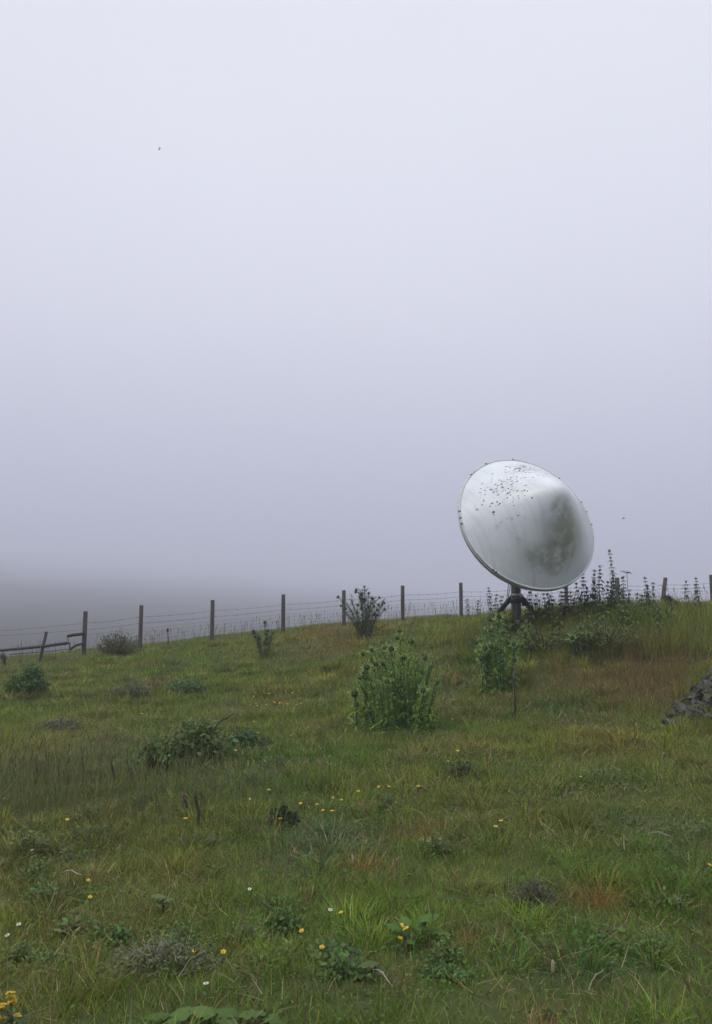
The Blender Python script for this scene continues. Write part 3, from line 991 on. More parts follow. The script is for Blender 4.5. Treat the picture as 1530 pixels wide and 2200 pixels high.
shrub(1300, 1396, 220, 70, 'dense olive green undergrowth on the bank below and right of the dish', 'undergrowth', 'undergrowth on the bank', 19, (.145, .185, .045), leaf=.055, n=2200, name='undergrowth', twigs=150)
shrub(1170, 1402, 160, 58, 'olive undergrowth on the bank directly below the dish', 'undergrowth', 'undergrowth on the bank', 20, (.15, .20, .045), leaf=.05, n=1700, name='undergrowth', twigs=120)
shrub(1385, 1352, 130, 54, 'darker undergrowth on the crest left of the leaning fence post', 'undergrowth', 'undergrowth on the bank', 23, (.10, .14, .038), leaf=.06, n=1700, name='undergrowth', twigs=120)

shrub(1060, 1404, 120, 66, 'feathery green undergrowth around the foot of the dish pole', 'undergrowth', 'undergrowth on the bank', 24, (.15, .21, .045), leaf=.045, n=2000, name='undergrowth', twigs=200)

random.seed(404)
for i in range(46):
    wx, wy = (random.uniform(10, 620), random.uniform(1640, 2080)) if i < 28 else (random.uniform(620, 1500), random.uniform(1620, 2140))
    shrub(wx, wy, random.uniform(40, 130), random.uniform(20, 48), 'small low clump of mixed broad leaved weeds in the meadow grass', 'weed', 'small weed clumps in the meadow', 500 + i,
          random.choice([(.12, .19, .05), (.10, .17, .05), (.14, .18, .06), (.09, .16, .04)]), leaf=random.choice([.016, .022, .03]), n=random.choice([160, 260, 360]), name='weed_clump', twig=(.10, .12, .05), twigs=random.choice([12, 20, 30]))

# bare cane of the bramble
b = g1(436, 1640)
root = empty('bramble_cane', b, 'bare brown cane arching up to the right from the bramble', 'cane')
q0 = at(440, 1600, b[1]); q1 = at(470, 1552, b[1]); q2 = at(505, 1532, b[1])
mb = MB(); mb.tube(np.array([b, q0, q1, q2]) - b, [.011, .011, .009, .005], 6, (.05, .04, .03))
mb.tube(np.array([q1, q1 + (.05, 0, .04), q1 + (.09, 0, .03)]) - b, [.006, .004, .003], 5, (.05, .04, .03))
mb.build('stem', M_STEM, root)
mb = MB()
for k in range(4): mb.leaf(q0 + (q1 - q0) * k / 3 - b, rdir(.3), (0, 0, 1), .05, .03, cvar((.05, .07, .03), .2), 4)
mb.build('leaves', M_LEAF, root, False)

# two bare stalks on the slope
for x, yb, yt, lab in ((78, 1694, 1620, 'dark weed stalk at the left edge above the seed grass'), (215, 1688, 1622, 'dark weed stalk in the seed grass, left of a matching pair'), (243, 1696, 1620, 'dark weed stalk in the seed grass, right of a matching pair'),
                       (425, 1782, 1690, 'thin dark stalk below the tall bramble, taller of two'), (397, 1745, 1692, 'thin dark stalk below the tall bramble, shorter of two'), (1106, 1545, 1428, 'thin brown dead stalk standing on the slope below the dish pole'), (1036, 1490, 1410, 'dark bare stalk on the slope left of the bright green thistle'),
                       (790, 1400, 1350, 'straight dark stalk below the tall dark thistle')):
    b = g1(x, yb); t = at(x + random.uniform(-3, 3), yt, b[1])
    root = empty('dead_stalk', b, lab, 'stalk', 'dead stalks on the slope')
    mb = MB(); mb.tube(np.array([(0, 0, -.04), (t - b) * .4 + (.012, 0, 0), (t - b) * .75 - (.01, 0, 0), t - b]), [.014, .012, .01, .006], 6, (.055, .042, .032))
    mb.build('stem', M_STEM, root)
    mb = MB()
    for k in range(7):
        q = (t - b) * random.uniform(.25, 1)
        mb.leaf(q, rdir(random.uniform(-.4, .6)), (0, 0, 1), random.uniform(.04, .09), .02, cvar((.075, .06, .04), .3), 3, .8)
    mb.build('dry_leaves', M_LEAF, root, False)

# ------------------------------------------------------------------ slate heap
def slate_stones():
    import bmesh
    variants = []
    for k in range(8):
        rng = np.random.default_rng(40 + k)
        bm = bmesh.new()
        dims = np.array([rng.uniform(.8, 1.3), rng.uniform(.5, .8), rng.uniform(.28, .5)])
        for p in rng.uniform(-1, 1, (16, 3)) * dims * .5: bm.verts.new(p)
        bmesh.ops.convex_hull(bm, input=bm.verts)
        bmesh.ops.delete(bm, geom=[v for v in bm.verts if not v.link_faces], context='VERTS')
        bmesh.ops.bevel(bm, geom=list(bm.edges), offset=.03, segments=1, affect='EDGES', clamp_overlap=True)
        me = bpy.data.meshes.new('slate_stone'); bm.to_mesh(me); bm.free()
        me.materials.append(M_SLATE); variants.append(me)
    rng = np.random.default_rng(90)
    n = 0
    while n < 296:
        px = rng.uniform(1402, 1640); py = rng.uniform(1440, 1572)
        edge = 1554 - (px - 1416) * 1.0                # upper boundary runs up to the right
        if py < max(edge, 1446) + rng.uniform(-14, 6): continue
        p = g1(px, py)
        s = rng.uniform(.06, .165) * (1 if rng.random() < .88 else 1.6)
        inner = min(1, max(0, (py - edge) / 60)) * min(1, (1580 - py) / 50)
        o = bpy.data.objects.new('slate_stone', variants[n % 8]); COL.objects.link(o)
        o.location = (p[0], p[1], p[2] + s * .12 + rng.uniform(0, .2) * inner); o.scale = (s, s, s)
        o.rotation_euler = (rng.uniform(-.9, .9), rng.uniform(-.9, .9), rng.uniform(0, 6.28))
        big = s > .17
        tag(o, 'larger dark grey slate slab among the broken stones at the right edge' if big else 'dark grey broken slate lump in the stone heap at the right edge', 'stone', 'slate heap at the right edge')
        n += 1


slate_stones()

# ------------------------------------------------------------------ flowers and small foreground things
def buttercup_parts():
    st = MB(); st.tube([(0, 0, -.03), (.004, 0, .08), (0, 0, .16)], [.0022, .002, .0016], 5, (.07, .11, .035))
    st.leaf(np.array([0, 0, .05]), (1, .2, .6), (0, 0, 1), .05, .012, (.06, .1, .03), 3)
    st.leaf(np.array([0, 0, .07]), (-1, .4, .5), (0, 0, 1), .04, .01, (.06, .1, .03), 3)
    fl = MB()
    for i in range(5):
        a = i / 5 * 2 * PI
        fl.leaf(np.array([0, 0, .16]), (math.cos(a), math.sin(a), .55), (0, 0, 1), .018, .017, (.62, .40, .012), 3, -.15, .3, .7)
    fl.lathe([(.001, .16), (.004, .163), (.004, .168), (.001, .171)], 8, (.45, .3, .02))
    return st, fl


M_PETAL = mat('petal', attr=True, rough=.4, transl=.2)
_proto = None


def flower(px, py, label, group, name='buttercup', white=False, scale=1.0, lift=0.0):
    global _proto
    base = g1(px, py + 18 if py > 1600 else py + 6)
    root = empty(name, base, label, 'flower', group, rz=random.uniform(-.8, .8))
    if _proto is None:
        st, fl = buttercup_parts()
        a = st.build('stem', M_STEM); b_ = fl.build('petals', M_PETAL, None, True)
        w = MB()
        for i in range(12):
            a_ = i / 12 * 2 * PI
            w.leaf(np.array([0, 0, .16]), (math.cos(a_), math.sin(a_), .2), (0, 0, 1), .014, .006, (.72, .72, .72), 2, .05, .1)
        w.lathe([(.001, .162), (.006, .163), (.005, .168), (.001, .17)], 8, (.55, .42, .08))
        c_ = w.build('petals', M_PETAL, None, True)
        _proto = (a.data, b_.data, c_.data)
        for x in (a, b_, c_): bpy.data.objects.remove(x)
    for nm, me in (('stem', _proto[0]), ('petals', _proto[2 if white else 1])):
        c = bpy.data.objects.new(nm, me); COL.objects.link(c); c.parent = root
    t = at(px, py, base[1])[2] - base[2]
    zs = max(.5, min(2.2, t / .165))
    root.scale = (scale, scale, zs if zs < 1.6 else 1.6)
    root.rotation_euler[0] = random.uniform(.1, .5)
    return root


random.seed(5)
YEL = [(145, 1765), (186, 1899), (191, 1937), (740, 1977), (850, 2033), (610, 1752), (603, 1765), (715, 1716), (717, 1748), (650, 1727), (680, 1733), (962, 1637), (835, 1693), (820, 1691),
       (1067, 1784), (1512, 1868), (655, 2012), (691, 2052), (430, 2057), (476, 2059), (575, 1700), (400, 1766), (1078, 1772), (540, 1720), (700, 1745), (735, 1722), (896, 1692), (772, 1702)]
for x, y in YEL:
    lab = {145: 'lone orange yellow buttercup in the seed grass at the left', 962: 'yellow flower at the tip of the dark little weed clump', 740: 'yellow buttercup in the middle foreground near a white daisy'}.get(x, 'yellow buttercup scattered in the meadow grass')
    flower(x, y, lab, 'yellow buttercups in the meadow', scale=.85 if y > 1850 else 1.05)
for i in range(34):
    x, y = (random.uniform(535, 645), random.uniform(1488, 1522)) if i < 20 else (random.uniform(300, 1000), random.uniform(1440, 1620))
    flower(x, y, 'tiny distant yellow buttercup on the slope left of the big green thistle', 'distant yellow buttercups', scale=1.15)
for x, y, lab in ((535, 1919, 'white daisy in the foreground grass left of centre'), (707, 1966, 'white daisy close to a yellow buttercup in the middle foreground'), (72, 1836, 'small white flower at the left among green grass'),
                  (45, 1999, 'pale flower at the left edge, upper of two'), (25, 2024, 'pale flower at the left edge, lower of two'), (8, 1720, 'white flower at the left edge in the seed grass'),
                  (257, 1480, 'white flower on the pale weed patch'), (1250, 1671, 'white flower on the open grass below the slate heap'), (1427, 1618, 'white flower right of the open grass, below the slate heap'), (885 - 440, 2141, 'white bud just above the big foreground leaves')):
    flower(x, y, lab, 'white flowers in the meadow', 'daisy', True, .9)

# ragwort at the bottom left
b = g1(14, 2290)
root = empty('ragwort', b, 'yellow ragwort with several flower clusters in the bottom left corner', 'wild flower')
st = MB(); lf = MB()
for (x, y, k) in ((22, 2146, 1.0), (2, 2168, .8), (38, 2190, .6), (26, 2158, .8), (4, 2196, .7)):
    t = at(x, y, b[1]) - b
    st.tube([(0, 0, -.02), t * .5 + (.01, 0, 0), t], [.004, .0035, .0025], 6, (.08, .10, .04))
    fl = MB()
    for i in range(int(9 * k) + 3):
        d = rdir(random.uniform(.1, 1.2)); q = t + d * random.uniform(.006, .02) * (.6 + k * .5)
        for j in range(9):
            a = j / 9 * 2 * PI
            fl.leaf(q, (math.cos(a), math.sin(a), .3), (0, 0, 1), .010, .005, cvar((.60, .42, .02), .15), 2, .1)
        fl.lathe([(.001, q[2] + .003), (.003, q[2] + .002), (.003, q[2] - .002)], 6, (.4, .24, .01), None)
        fl.v[-1][:, :2] += q[:2]
    fl.build('flower_cluster', M_PETAL, root, True)
    for i in range(9): lf.spiny_leaf(t * random.uniform(.1, .85), rdir(random.uniform(0, .6)), (0, 0, 1), .07, .03, cvar((.05, .085, .03), .2), 5)
st.build('stem', M_STEM, root); lf.build('foliage', M_LEAF, root, False)


M_BROAD = mat('broad_leaf', attr=True, rough=.75, transl=.2, spec=.15, bump=None)


def broad_plant(px, py, leaves, label, col, cat='leafy plant', name='leafy_plant'):
    """leaves: (px, py of tip centre, length m, width m, heading deg in plan)"""
    b = g1(px, py)
    root = empty(name, b, label, cat)
    lf = MB(); st = MB()
    for (x, y, L, W, hd, el) in leaves:
        c = at(x, y, b[1]) - b
        c = c * np.array([1, 1, 1])
        # keep the leaf base close above the ground under it
        d = np.array([math.cos(math.radians(hd)), math.sin(math.radians(hd)), el])
        p = c - d * L * .5
        n = 10
        dd = d / np.linalg.norm(d); s = np.cross(dd, (0, 0, 1)); s /= np.linalg.norm(s); nn = np.cross(s, dd)
        V = []
        for i in range(n + 1):
            t_ = i / n
            q = p + dd * L * t_ - np.array([0, 0, 1.]) * .25 * L * t_ * t_
            w = W * .5 * max(.02, math.sin(PI * (t_ ** .75 * .97 + .03))) ** .75 * (1 + (.10 if i % 2 else -.06))
            z = .006 * math.sin(i * 2.1)
            V += [q - s * w - nn * (w * .10 + z), q - s * w * .5 + nn * w * .16, q, q + s * w * .5 + nn * w * .16, q + s * w - nn * (w * .10 - z)]
        Fs = [(i * 5 + j, i * 5 + j + 1, i * 5 + j + 6, i * 5 + j + 5) for i in range(n) for j in range(4)]
        lf.add(V, Fs, cvar(col, .15))
        st.tube([np.array([0, 0, -.02]), (p * .5 + (0, 0, .02)), p], [.003, .0025, .002], 5, (.08, .1, .05))
    st.build('stem', M_STEM, root)
    lf.build('leaves', M_BROAD, root, True)
    return root


broad_plant(440, 2215, [(380, 2176, .13, .085, 205, .0), (432, 2165, .12, .08, 150, .25), (487, 2178, .13, .10, -60, .1), (545, 2172, .11, .06, 20, .2), (335, 2178, .10, .06, 170, .1), (590, 2186, .09, .06, -20, .1), (470, 2205, .12, .09, -100, 0)],
            'cluster of big broad grey green leaves at the bottom edge', (.085, .135, .035))
broad_plant(880, 2045, [(853, 2002, .10, .05, 190, .2), (882, 2012, .10, .06, -80, .1), (845, 1985, .10, .06, 140, .3), (925, 1965, .12, .07, 40, .3), (945, 1998, .11, .06, -10, .1), (905, 1980, .10, .05, 70, .4), (870, 1972, .09, .05, 110, .4)],
            'leafy green plant in the foreground with a large yellow flower on it', (.075, .14, .03))
flower(875, 2006, 'large yellow flower held against green leaves in the foreground', 'yellow buttercups in the meadow', scale=1.9)
broad_plant(352, 1960, [(338, 1922, .09, .06, 160, .3), (362, 1930, .08, .05, 20, .3), (345, 1938, .08, .06, -90, .2)], 'pale green leafy plant in the foreground grass at the left', (.11, .15, .05))
broad_plant(800, 2105, [(790, 2068, .09, .06, 190, .2), (815, 2078, .08, .05, -40, .2), (775, 2090, .09, .05, 220, .1)], 'low green leafy plant at the bottom centre', (.07, .10, .035))

# twigs and pale sticks
def twig(px0, py0, px1, py1, r, label, lift=.03, material=None, bend=.02):
    a = g1(px0, py0); b_ = g1(px1, py1)
    a = a + (0, 0, lift); b_ = b_ + (0, 0, lift)
    mid = (a + b_) / 2 + (0, 0, bend); mid[2] = max(mid[2], h1(mid[0], mid[1]) + lift)
    root = empty('twig', a, label, 'twig', 'loose twigs in the grass')
    mb = MB(); mb.tube(np.array([a, (a + mid) / 2 + (0, .004, .004), mid, (mid + b_) / 2 - (0, .005, .002), b_]) - a, np.array([.6, .9, 1, .9, .4]) * r, 6, (.4, .37, .3))
    mb.build('stick', material or M_TWIG, root)
    mb = MB(); m0 = mid - a; mb.tube([m0 - (.006, .003, 0), m0, m0 + (.006, .003, 0)], [r * 1.05, r * 1.25, r * 1.05], 6); mb.build('knot', material or M_TWIG, root)


twig(130, 1912, 176, 1918, .005, 'pale weathered twig lying in the grass at the left', .09)
twig(742, 2138, 775, 2080, .003, 'thin dark curved twig at the bottom centre', .06, M_IRON, .05)
twig(800, 2112, 845, 2150, .003, 'bleached twig left of the rusty grass at the bottom', .05)
twig(1390, 1818, 1445, 1822, .004, 'pale broken twig on the grass at the right', .07)
twig(1265, 2165, 1300, 2115, .0022, 'thin straight pale twig in the bright green grass', .06)
b = g1(757, 1868); t = at(757, 1838, b[1])
root = empty('pale_stalk', b, 'short bleached upright stalk in the middle of the meadow', 'stalk')
mb = MB(); mb.tube(np.array([(0, 0, -.03), (t - b) * .5 + (.003, 0, 0), t - b]), [.006, .007, .005], 6); mb.build('stem', M_TWIG, root)
mb = MB(); mb.leaf((t - b) * .6, (.6, 0, 1), (0, 1, 0), .05, .008, (.3, .27, .2), 3); mb.build('leaf', M_LEAF, root, False)
b = g1(1188, 2130); t = at(1188, 2062, b[1])
root = empty('seed_spike', b, 'pale plantain seed spike in the dark grass at the lower right', 'seed head')
mb = MB(); mb.tube(np.array([(0, 0, -.02), (t - b) * .6]), .0025, 5, (.1, .12, .05)); mb.build('stem', M_STEM, root)
mb = MB(); mb.tube(np.array([(t - b) * .55, (t - b) * .65, (t - b) * .9, t - b]), [.004, .0085, .008, .003], 8, (.21, .22, .12)); mb.build('seed_head', M_STEM, root)

# flying insects
for px, py, d, s, lab, ang in ((343, 320, 3.2, 1.0, 'pale streak like flying insect high in the grey sky at the left', .9), (1340, 1114, 3.6, 1.0, 'small dark flying insect right of the dish', .2)):
    p = at(px, py, d)
    root = empty('flying_insect', p, lab, 'insect', 'insects in the air')
    ca, sa = math.cos(ang), math.sin(ang)
    dv = np.array([ca, 0, sa])
    mb = MB(); mb.tube([-dv * .007, -dv * .003, dv * .003, dv * .0075], [.0006, .0017, .0015, .0006], 6, (.12, .12, .13)); mb.build('body', M_STEM, root)
    mb = MB()
    for sg in (-1, 1): mb.leaf(np.array([0, 0, .001]), (-ca * .5, sg, .5), (0, 0, 1), .009, .004, (.35, .35, .36), 3, -.1)
    mb.build('wings', M_LEAF, root, False)

# ------------------------------------------------------------------ grass
PATCH = [  # photograph x, y, rx, ry, kind, strength
    (1300, 2085, 170, 75, 'g', 1), (1420, 1800, 150, 80, 'g', .8), (880, 1575, 130, 35, 'g', .6), (1185, 1522, 80, 28, 'g', .9), (560, 1630, 130, 45, 'g', .7),
    (40, 1850, 170, 70, 'y', .7), (640, 1400, 90, 30, 'y', .4), (1480, 1900, 90, 60, 'g', .6), (700, 1820, 120, 60, 'b', .7), (620, 1420, 80, 25, 'g', .4), (30, 1430, 260, 26, 'y', .5), (150, 1500, 200, 20, 'y', .5),
    (1268, 1942, 62, 24, 'o', 1.2), (1410, 1402, 150, 24, 'r', .45), (1330, 1470, 130, 45, 'o', .2), (790, 1872, 60, 18, 'o', .7), (1000, 2025, 40, 26, 'o', .7), (1165, 2195, 45, 16, 'o', 1.), (735, 1392, 80, 26, 'o', .45),
    (690, 1362, 60, 18, 'o', .4), (905, 1788, 70, 22, 'o', .6), (1440, 1520, 60, 60, 'r', .5), (310, 1482, 36, 12, 'r', 1.), (1010, 1610, 150, 30, 'o', .3), (1280, 1585, 120, 26, 'o', .3), (860, 2115, 40, 22, 'r', .7), (1340, 1615, 140, 40, 'o', .25),
    (540, 1510, 110, 24, 'y', .5), (250, 1690, 200, 60, 'd', .4), (80, 1660, 130, 50, 'p', .35), (1150, 1925, 90, 40, 'd', .5), (1180, 2095, 60, 40, 'd', .5), (240, 2040, 70, 20, 'r', .35), (1160, 1730, 120, 40, 'd', .3), (330, 1870, 200, 60, 'y', .3),
    (1100, 1400, 60, 40, 'g', .5), (1460, 1350, 100, 30, 'y', .4), (300, 1600, 200, 30, 'p', .35), (820, 1360, 200, 14, 'o', .3),
]
PCOL = {'g': (.048, .115, .022), 'y': (.125, .135, .042), 'o': (.24, .125, .04), 'r': (.145, .085, .045), 'd': (.045, .055, .025), 'p': (.10, .09, .07), 'b': (.07, .11, .07)}
PCOL = {k: tuple(1.25 * q for q in v) for k, v in PCOL.items()}


def project(P):
    q = P - EYE
    dep = q[:, 1] * CP + q[:, 2] * SP
    return 765 + F * q[:, 0] / dep, 1100 - F * (q[:, 2] * CP - q[:, 1] * SP) / dep


PATCH_W = []
for (x, y, rx, ry, k, s) in PATCH:
    c = g1(x, y); e1 = g1(x, min(y + ry, 2290)); e2 = g1(x, y - ry * .8)
    PATCH_W.append((c[0], c[1], rx / px_per_m(c), max(.12, abs(e2[1] - e1[1]) / 2), k, s))


def on_heap(x, y):
    px, py = project(np.stack([x, y, H(x, y)], 1))
    return (px > 1396) & (px < 1655) & (py < 1562) & (py > np.maximum(1554 - (px - 1416) * 1.0, 1444)) & (y < 16)


def grass_colours(x, y, rng):
    n = len(x)
    base = np.empty((n, 3))
    f1 = fbm(x * .8, y * .8, 31)[:, None]; f2 = fbm(x * 2.6 + 5, y * 2.6, 57)[:, None]
    green = np.array([.130, .208, .024]); olive = np.array([.195, .213, .036]); straw = np.array([.29, .245, .10]); deep = np.array([.068, .13, .018])
    base[:] = green + (olive - green) * np.clip((f1 - .3) * 2.4, 0, 1)
    base += (deep - base) * np.clip((f2 - .5) * 3, 0, .8)
    for (cx, cy, rx, ry, k, s) in PATCH_W:
        d2 = ((x - cx) / rx) ** 2 + ((y - cy) / ry) ** 2
        d2 = d2 * (.6 + .9 * fbm(x * 3 / max(rx, .3), y * 3 / max(rx, .3), 17))
        w = np.clip(s * np.exp(-d2), 0, .92)[:, None] * (.75 + .5 * rng.random((n, 1)))
        base += (np.array(PCOL[k]) - base) * np.clip(w, 0, 1)
    r = rng.random((n, 1))
    base = np.where(r < .09, straw * (.6 + .7 * rng.random((n, 1))), base)
    base = np.where((r > .09) & (r < .11), np.array([.12, .07, .035]), base)
    base *= (.48 + 1.04 * rng.random((n, 1)))
    base *= 1 + rng.normal(0, .08, (n, 3))
    return np.clip(base, .004, .6)


def blades(P, L, W, rng, segs, lean=(.1, .6), curl=(.2, 1.3), az=None):
    n = len(P)
    az = rng.uniform(0, 2 * PI, n) if az is None else az
    phi0 = rng.uniform(lean[0], lean[1], n); cu = rng.uniform(curl[0], curl[1], n)
    dx, dy = np.cos(az), np.sin(az)
    yaw = az + PI / 2 + rng.normal(0, .7, n)
    wx, wy = np.cos(yaw), np.sin(yaw)
    pos = P.copy(); pos[:, 2] -= .01
    V = np.empty((n, 2 * segs + 1, 3), np.float32)
    for i in range(segs + 1):
        t = i / segs
        if i < segs:
            w = W * (.5 * (1 - t ** 1.6))
            V[:, 2 * i, 0] = pos[:, 0] - wx * w; V[:, 2 * i, 1] = pos[:, 1] - wy * w; V[:, 2 * i, 2] = pos[:, 2]
            V[:, 2 * i + 1, 0] = pos[:, 0] + wx * w; V[:, 2 * i + 1, 1] = pos[:, 1] + wy * w; V[:, 2 * i + 1, 2] = pos[:, 2]
            ph = phi0 + cu * (t + .5 / segs); st = L / segs
            pos = pos + np.stack([dx * np.sin(ph) * st, dy * np.sin(ph) * st, np.cos(ph) * st], 1)
        else:
            V[:, 2 * i] = pos
    k = 2 * segs + 1
    b0 = (np.arange(n) * k)[:, None]
    q = []
    for i in range(segs - 1): q += [2 * i, 2 * i + 1, 2 * i + 3, 2 * i + 2]
    q += [2 * segs - 2, 2 * segs - 1, 2 * segs]
    loops = (b0 + np.array(q)[None]).ravel()
    ls = np.r_[np.arange(segs - 1) * 4, 4 * (segs - 1)]
    starts = ((np.arange(n) * len(q))[:, None] + ls[None]).ravel()
    return V.reshape(-1, 3), loops, starts, k


def grass_object(name, pts, L, W, C, rng, segs, label, cat='grass', lean=(.1, .6), curl=(.2, 1.3)):
    V, lo, st, k = blades(pts, L, W, rng, segs, lean, curl)
    o = link(name, raw_mesh(name, V, lo, st, np.repeat(C, k, 0)), M_GRASS, None, False)
    return tag(o, label, cat, kind='stuff')


def scatter(y0, y1, n, rng, spread=.52, p=1.0, xoff=3.2):
    """ground points between depths y0..y1, across a wedge wider than the picture"""
    u = rng.random(n)
    y = np.sqrt(y0 ** 2 + (y1 ** 2 - y0 ** 2) * u) if p == 1 else y0 + (y1 - y0) * u ** p
    x = (rng.random(n) * 2 - 1) * (spread * y + xoff)
    return x, y


def meadow():
    rng = np.random.default_rng(3)
    zones = [(1.6, 7.0, 420000, .0032, .078, 3), (7.0, 12.5, 310000, .0060, .11, 3), (12.5, 19, 300000, .0085, .10, 2), (19, 29, 310000, .011, .12, 2)]
    for y0, y1, n, w, l, segs in zones:
        x, y = scatter(y0, y1, n, rng)
        clump = fbm(x * 1.9, y * 1.9, 71); fine = fbm(x * 6, y * 6, 77)
        keep = (rng.random(n) < .50 + .9 * (fine - .2)) & ~(on_heap(x, y) & (rng.random(n) > .07))
        x, y, clump, fine = x[keep], y[keep], clump[keep], fine[keep]
        P = np.stack([x, y, H(x, y)], 1)
        L = l * (.45 + 1.1 * clump) * rng.uniform(.5, 1.35, len(x))
        grass_object('meadow_grass', P, L, w * rng.uniform(.6, 1.4, len(x)), grass_colours(x, y, rng), rng, segs,
                     {1.6: 'short mixed meadow grass in the near foreground', 7.0: 'mixed meadow grass on the lower slope', 12.5: 'meadow grass on the upper slope', 19: 'meadow grass up to the fence on the crest'}[y0])
    # tussocks: blades leaning out of common centres
    m = 1500
    cx, cy = scatter(2.2, 24, m, rng, p=1.25)
    size = rng.uniform(.05, .16, m) * (1 + cy * .03)
    per = 110
    a = rng.uniform(0, 2 * PI, (m, per)); r = np.sqrt(rng.random((m, per))) * size[:, None]
    x = (cx[:, None] + np.cos(a) * r).ravel(); y = (cy[:, None] + np.sin(a) * r).ravel()
    tone = rng.uniform(.65, 1.45, m).repeat(per)[:, None]
    dry = (rng.random(m) < .22).repeat(per)[:, None]
    ok = ~on_heap(x, y)
    P = np.stack([x, y, H(x, y)], 1)
    C = grass_colours(x, y, rng) * tone
    C = np.where(dry & (rng.random(C.shape[:1])[:, None] < .6), np.array([.24, .19, .08]) * rng.uniform(.5, 1.3, (len(x), 1)), C)
    L = ((rng.uniform(.07, .17, m) * (1 + .035 * np.minimum(cy, 18))).repeat(per)) * rng.uniform(.6, 1.2, len(x))
    Wd = .0022 + .00055 * y
    V, lo, st, k = blades(P[ok], L[ok], (Wd * rng.uniform(.7, 1.3, len(x)))[ok], rng, 3, (.1, .6), (.3, 1.5), (a.ravel() + rng.normal(0, .5, len(x)))[ok])
    tag(link('tussocks', raw_mesh('tussocks', V, lo, st, np.repeat(np.clip(C[ok], .004, .6), k, 0)), M_GRASS, None, False), 'taller grass tussocks dotted through the meadow', 'grass', kind='stuff')
    # dead blades lying in the sward
    n = 52000
    x, y = scatter(2.1, 13, n, rng)
    ok = (fbm(x * 1.1, y * 1.1, 63) > .42) & ~on_heap(x, y); x, y = x[ok], y[ok]; n = len(x)
    P = np.stack([x, y, H(x, y) + rng.uniform(.02, .08, n)], 1)
    C = np.array([.27, .225, .12]) * rng.uniform(.45, 1.35, (n, 1)) * (1 + rng.normal(0, .08, (n, 3)))
    grass_object('dead_grass', P, rng.uniform(.05, .15, n), (.0018 + .0004 * y) * rng.uniform(.7, 1.3, n), C, rng, 3, 'pale dead blades lying in the near sward', lean=(.9, 1.5), curl=(-.3, .5))
    # rosettes of broader weeds
    m = 680
    cx, cy = scatter(2.2, 14, m, rng, p=1.15)
    per = 11
    a = (np.arange(per) / per * 2 * PI)[None] + rng.uniform(0, 6, (m, 1)) + rng.normal(0, .5, (m, per))
    r = .004 + .03 * rng.random(a.shape)
    x = (cx[:, None] + np.cos(a) * r).ravel(); y = (cy[:, None] + np.sin(a) * r).ravel()
    P = np.stack([x, y, H(x, y) + rng.uniform(.015, .05, m).repeat(per)], 1)
    D = np.stack([np.cos(a).ravel(), np.sin(a).ravel(), rng.uniform(.1, .9, m * per)], 1)
    sz = rng.uniform(.018, .05, m).repeat(per) * rng.uniform(.7, 1.2, m * per)
    C = np.array([.085, .135, .03]) * rng.uniform(.6, 1.25, m).repeat(per)[:, None] * (1 + rng.normal(0, .08, (m * per, 3)))
    ok = ~on_heap(x, y)
    mb = MB(); leaf_cloud(mb, P[ok], D[ok], sz[ok], sz[ok] * .42, C[ok], rng)
    tag(mb.build('ground_cover', M_LEAF, None, False), 'leafy weed rosettes sunk in the sward', 'ground cover', kind='stuff')
    # small clover-like leaves close to the ground
    n = 98000
    x, y = scatter(1.8, 9.0, n, rng)
    keep = fbm(x * 1.3, y * 1.3, 91) > .47
    x, y = x[keep], y[keep]; n = len(x)
    P = np.stack([x, y, H(x, y) + rng.uniform(.01, .07, n)], 1)
    D = rng.normal(0, 1, (n, 3)); D[:, 2] = abs(D[:, 2]) * .4
    C = np.array([.075, .14, .03]) * rng.uniform(.6, 1.4, (n, 1)) * (1 + rng.normal(0, .1, (n, 3)))
    mb = MB(); leaf_cloud(mb, P, D, rng.uniform(.008, .022, n), rng.uniform(.006, .014, n), C, rng)
    tag(mb.build('ground_cover', M_LEAF, None, False), 'small broad leaves woven through the near grass', 'ground cover', kind='stuff')


meadow()


def seed_grass(name, pts, Ht, rng, label, w=.004, head=.06, col=(.10, .085, .055)):
    """tall bent stalks with a slim seed head"""
    n = len(pts)
    az = rng.uniform(0, 2 * PI, n); ph0 = rng.uniform(0, .22, n); cu = rng.uniform(.0, .5, n)
    k = 6
    pos = pts.copy(); V = np.empty((n, 2 * k + 1, 3), np.float32)
    yaw = rng.uniform(0, 2 * PI, n); wx, wy = np.cos(yaw), np.sin(yaw)
    hw = [1, .9, .8, .7, 2.6, 2.2]
    frac = np.array([.26, .26, .24, .08, .09, .07])
    for i in range(k):
        ww = w * .5 * hw[i] * rng.uniform(.8, 1.2, n)
        V[:, 2 * i] = pos - np.stack([wx * ww, wy * ww, 0 * ww], 1); V[:, 2 * i + 1] = pos + np.stack([wx * ww, wy * ww, 0 * ww], 1)
        ph = ph0 + cu * i / k
        pos = pos + np.stack([np.cos(az) * np.sin(ph), np.sin(az) * np.sin(ph), np.cos(ph)], 1) * (Ht * frac[i])[:, None]
    V[:, 2 * k] = pos
    q = []
    for i in range(k - 1): q += [2 * i, 2 * i + 1, 2 * i + 3, 2 * i + 2]
    q += [2 * k - 2, 2 * k - 1, 2 * k]
    loops = ((np.arange(n) * (2 * k + 1))[:, None] + np.array(q)).ravel()
    starts = ((np.arange(n) * len(q))[:, None] + np.r_[np.arange(k - 1) * 4, 4 * (k - 1)]).ravel()
    C = np.array(col) * rng.uniform(.6, 1.4, (n, 1)) * (1 + rng.normal(0, .1, (n, 3)))
    o = link(name, raw_mesh(name, V.reshape(-1, 3), loops, starts, np.repeat(np.clip(C, .01, 1), 2 * k + 1, 0)), M_GRASS, None, False)
    return tag(o, label, 'grass', kind='stuff')


POLE = next(o for o in COL.objects if o.name == 'satellite_dish').location


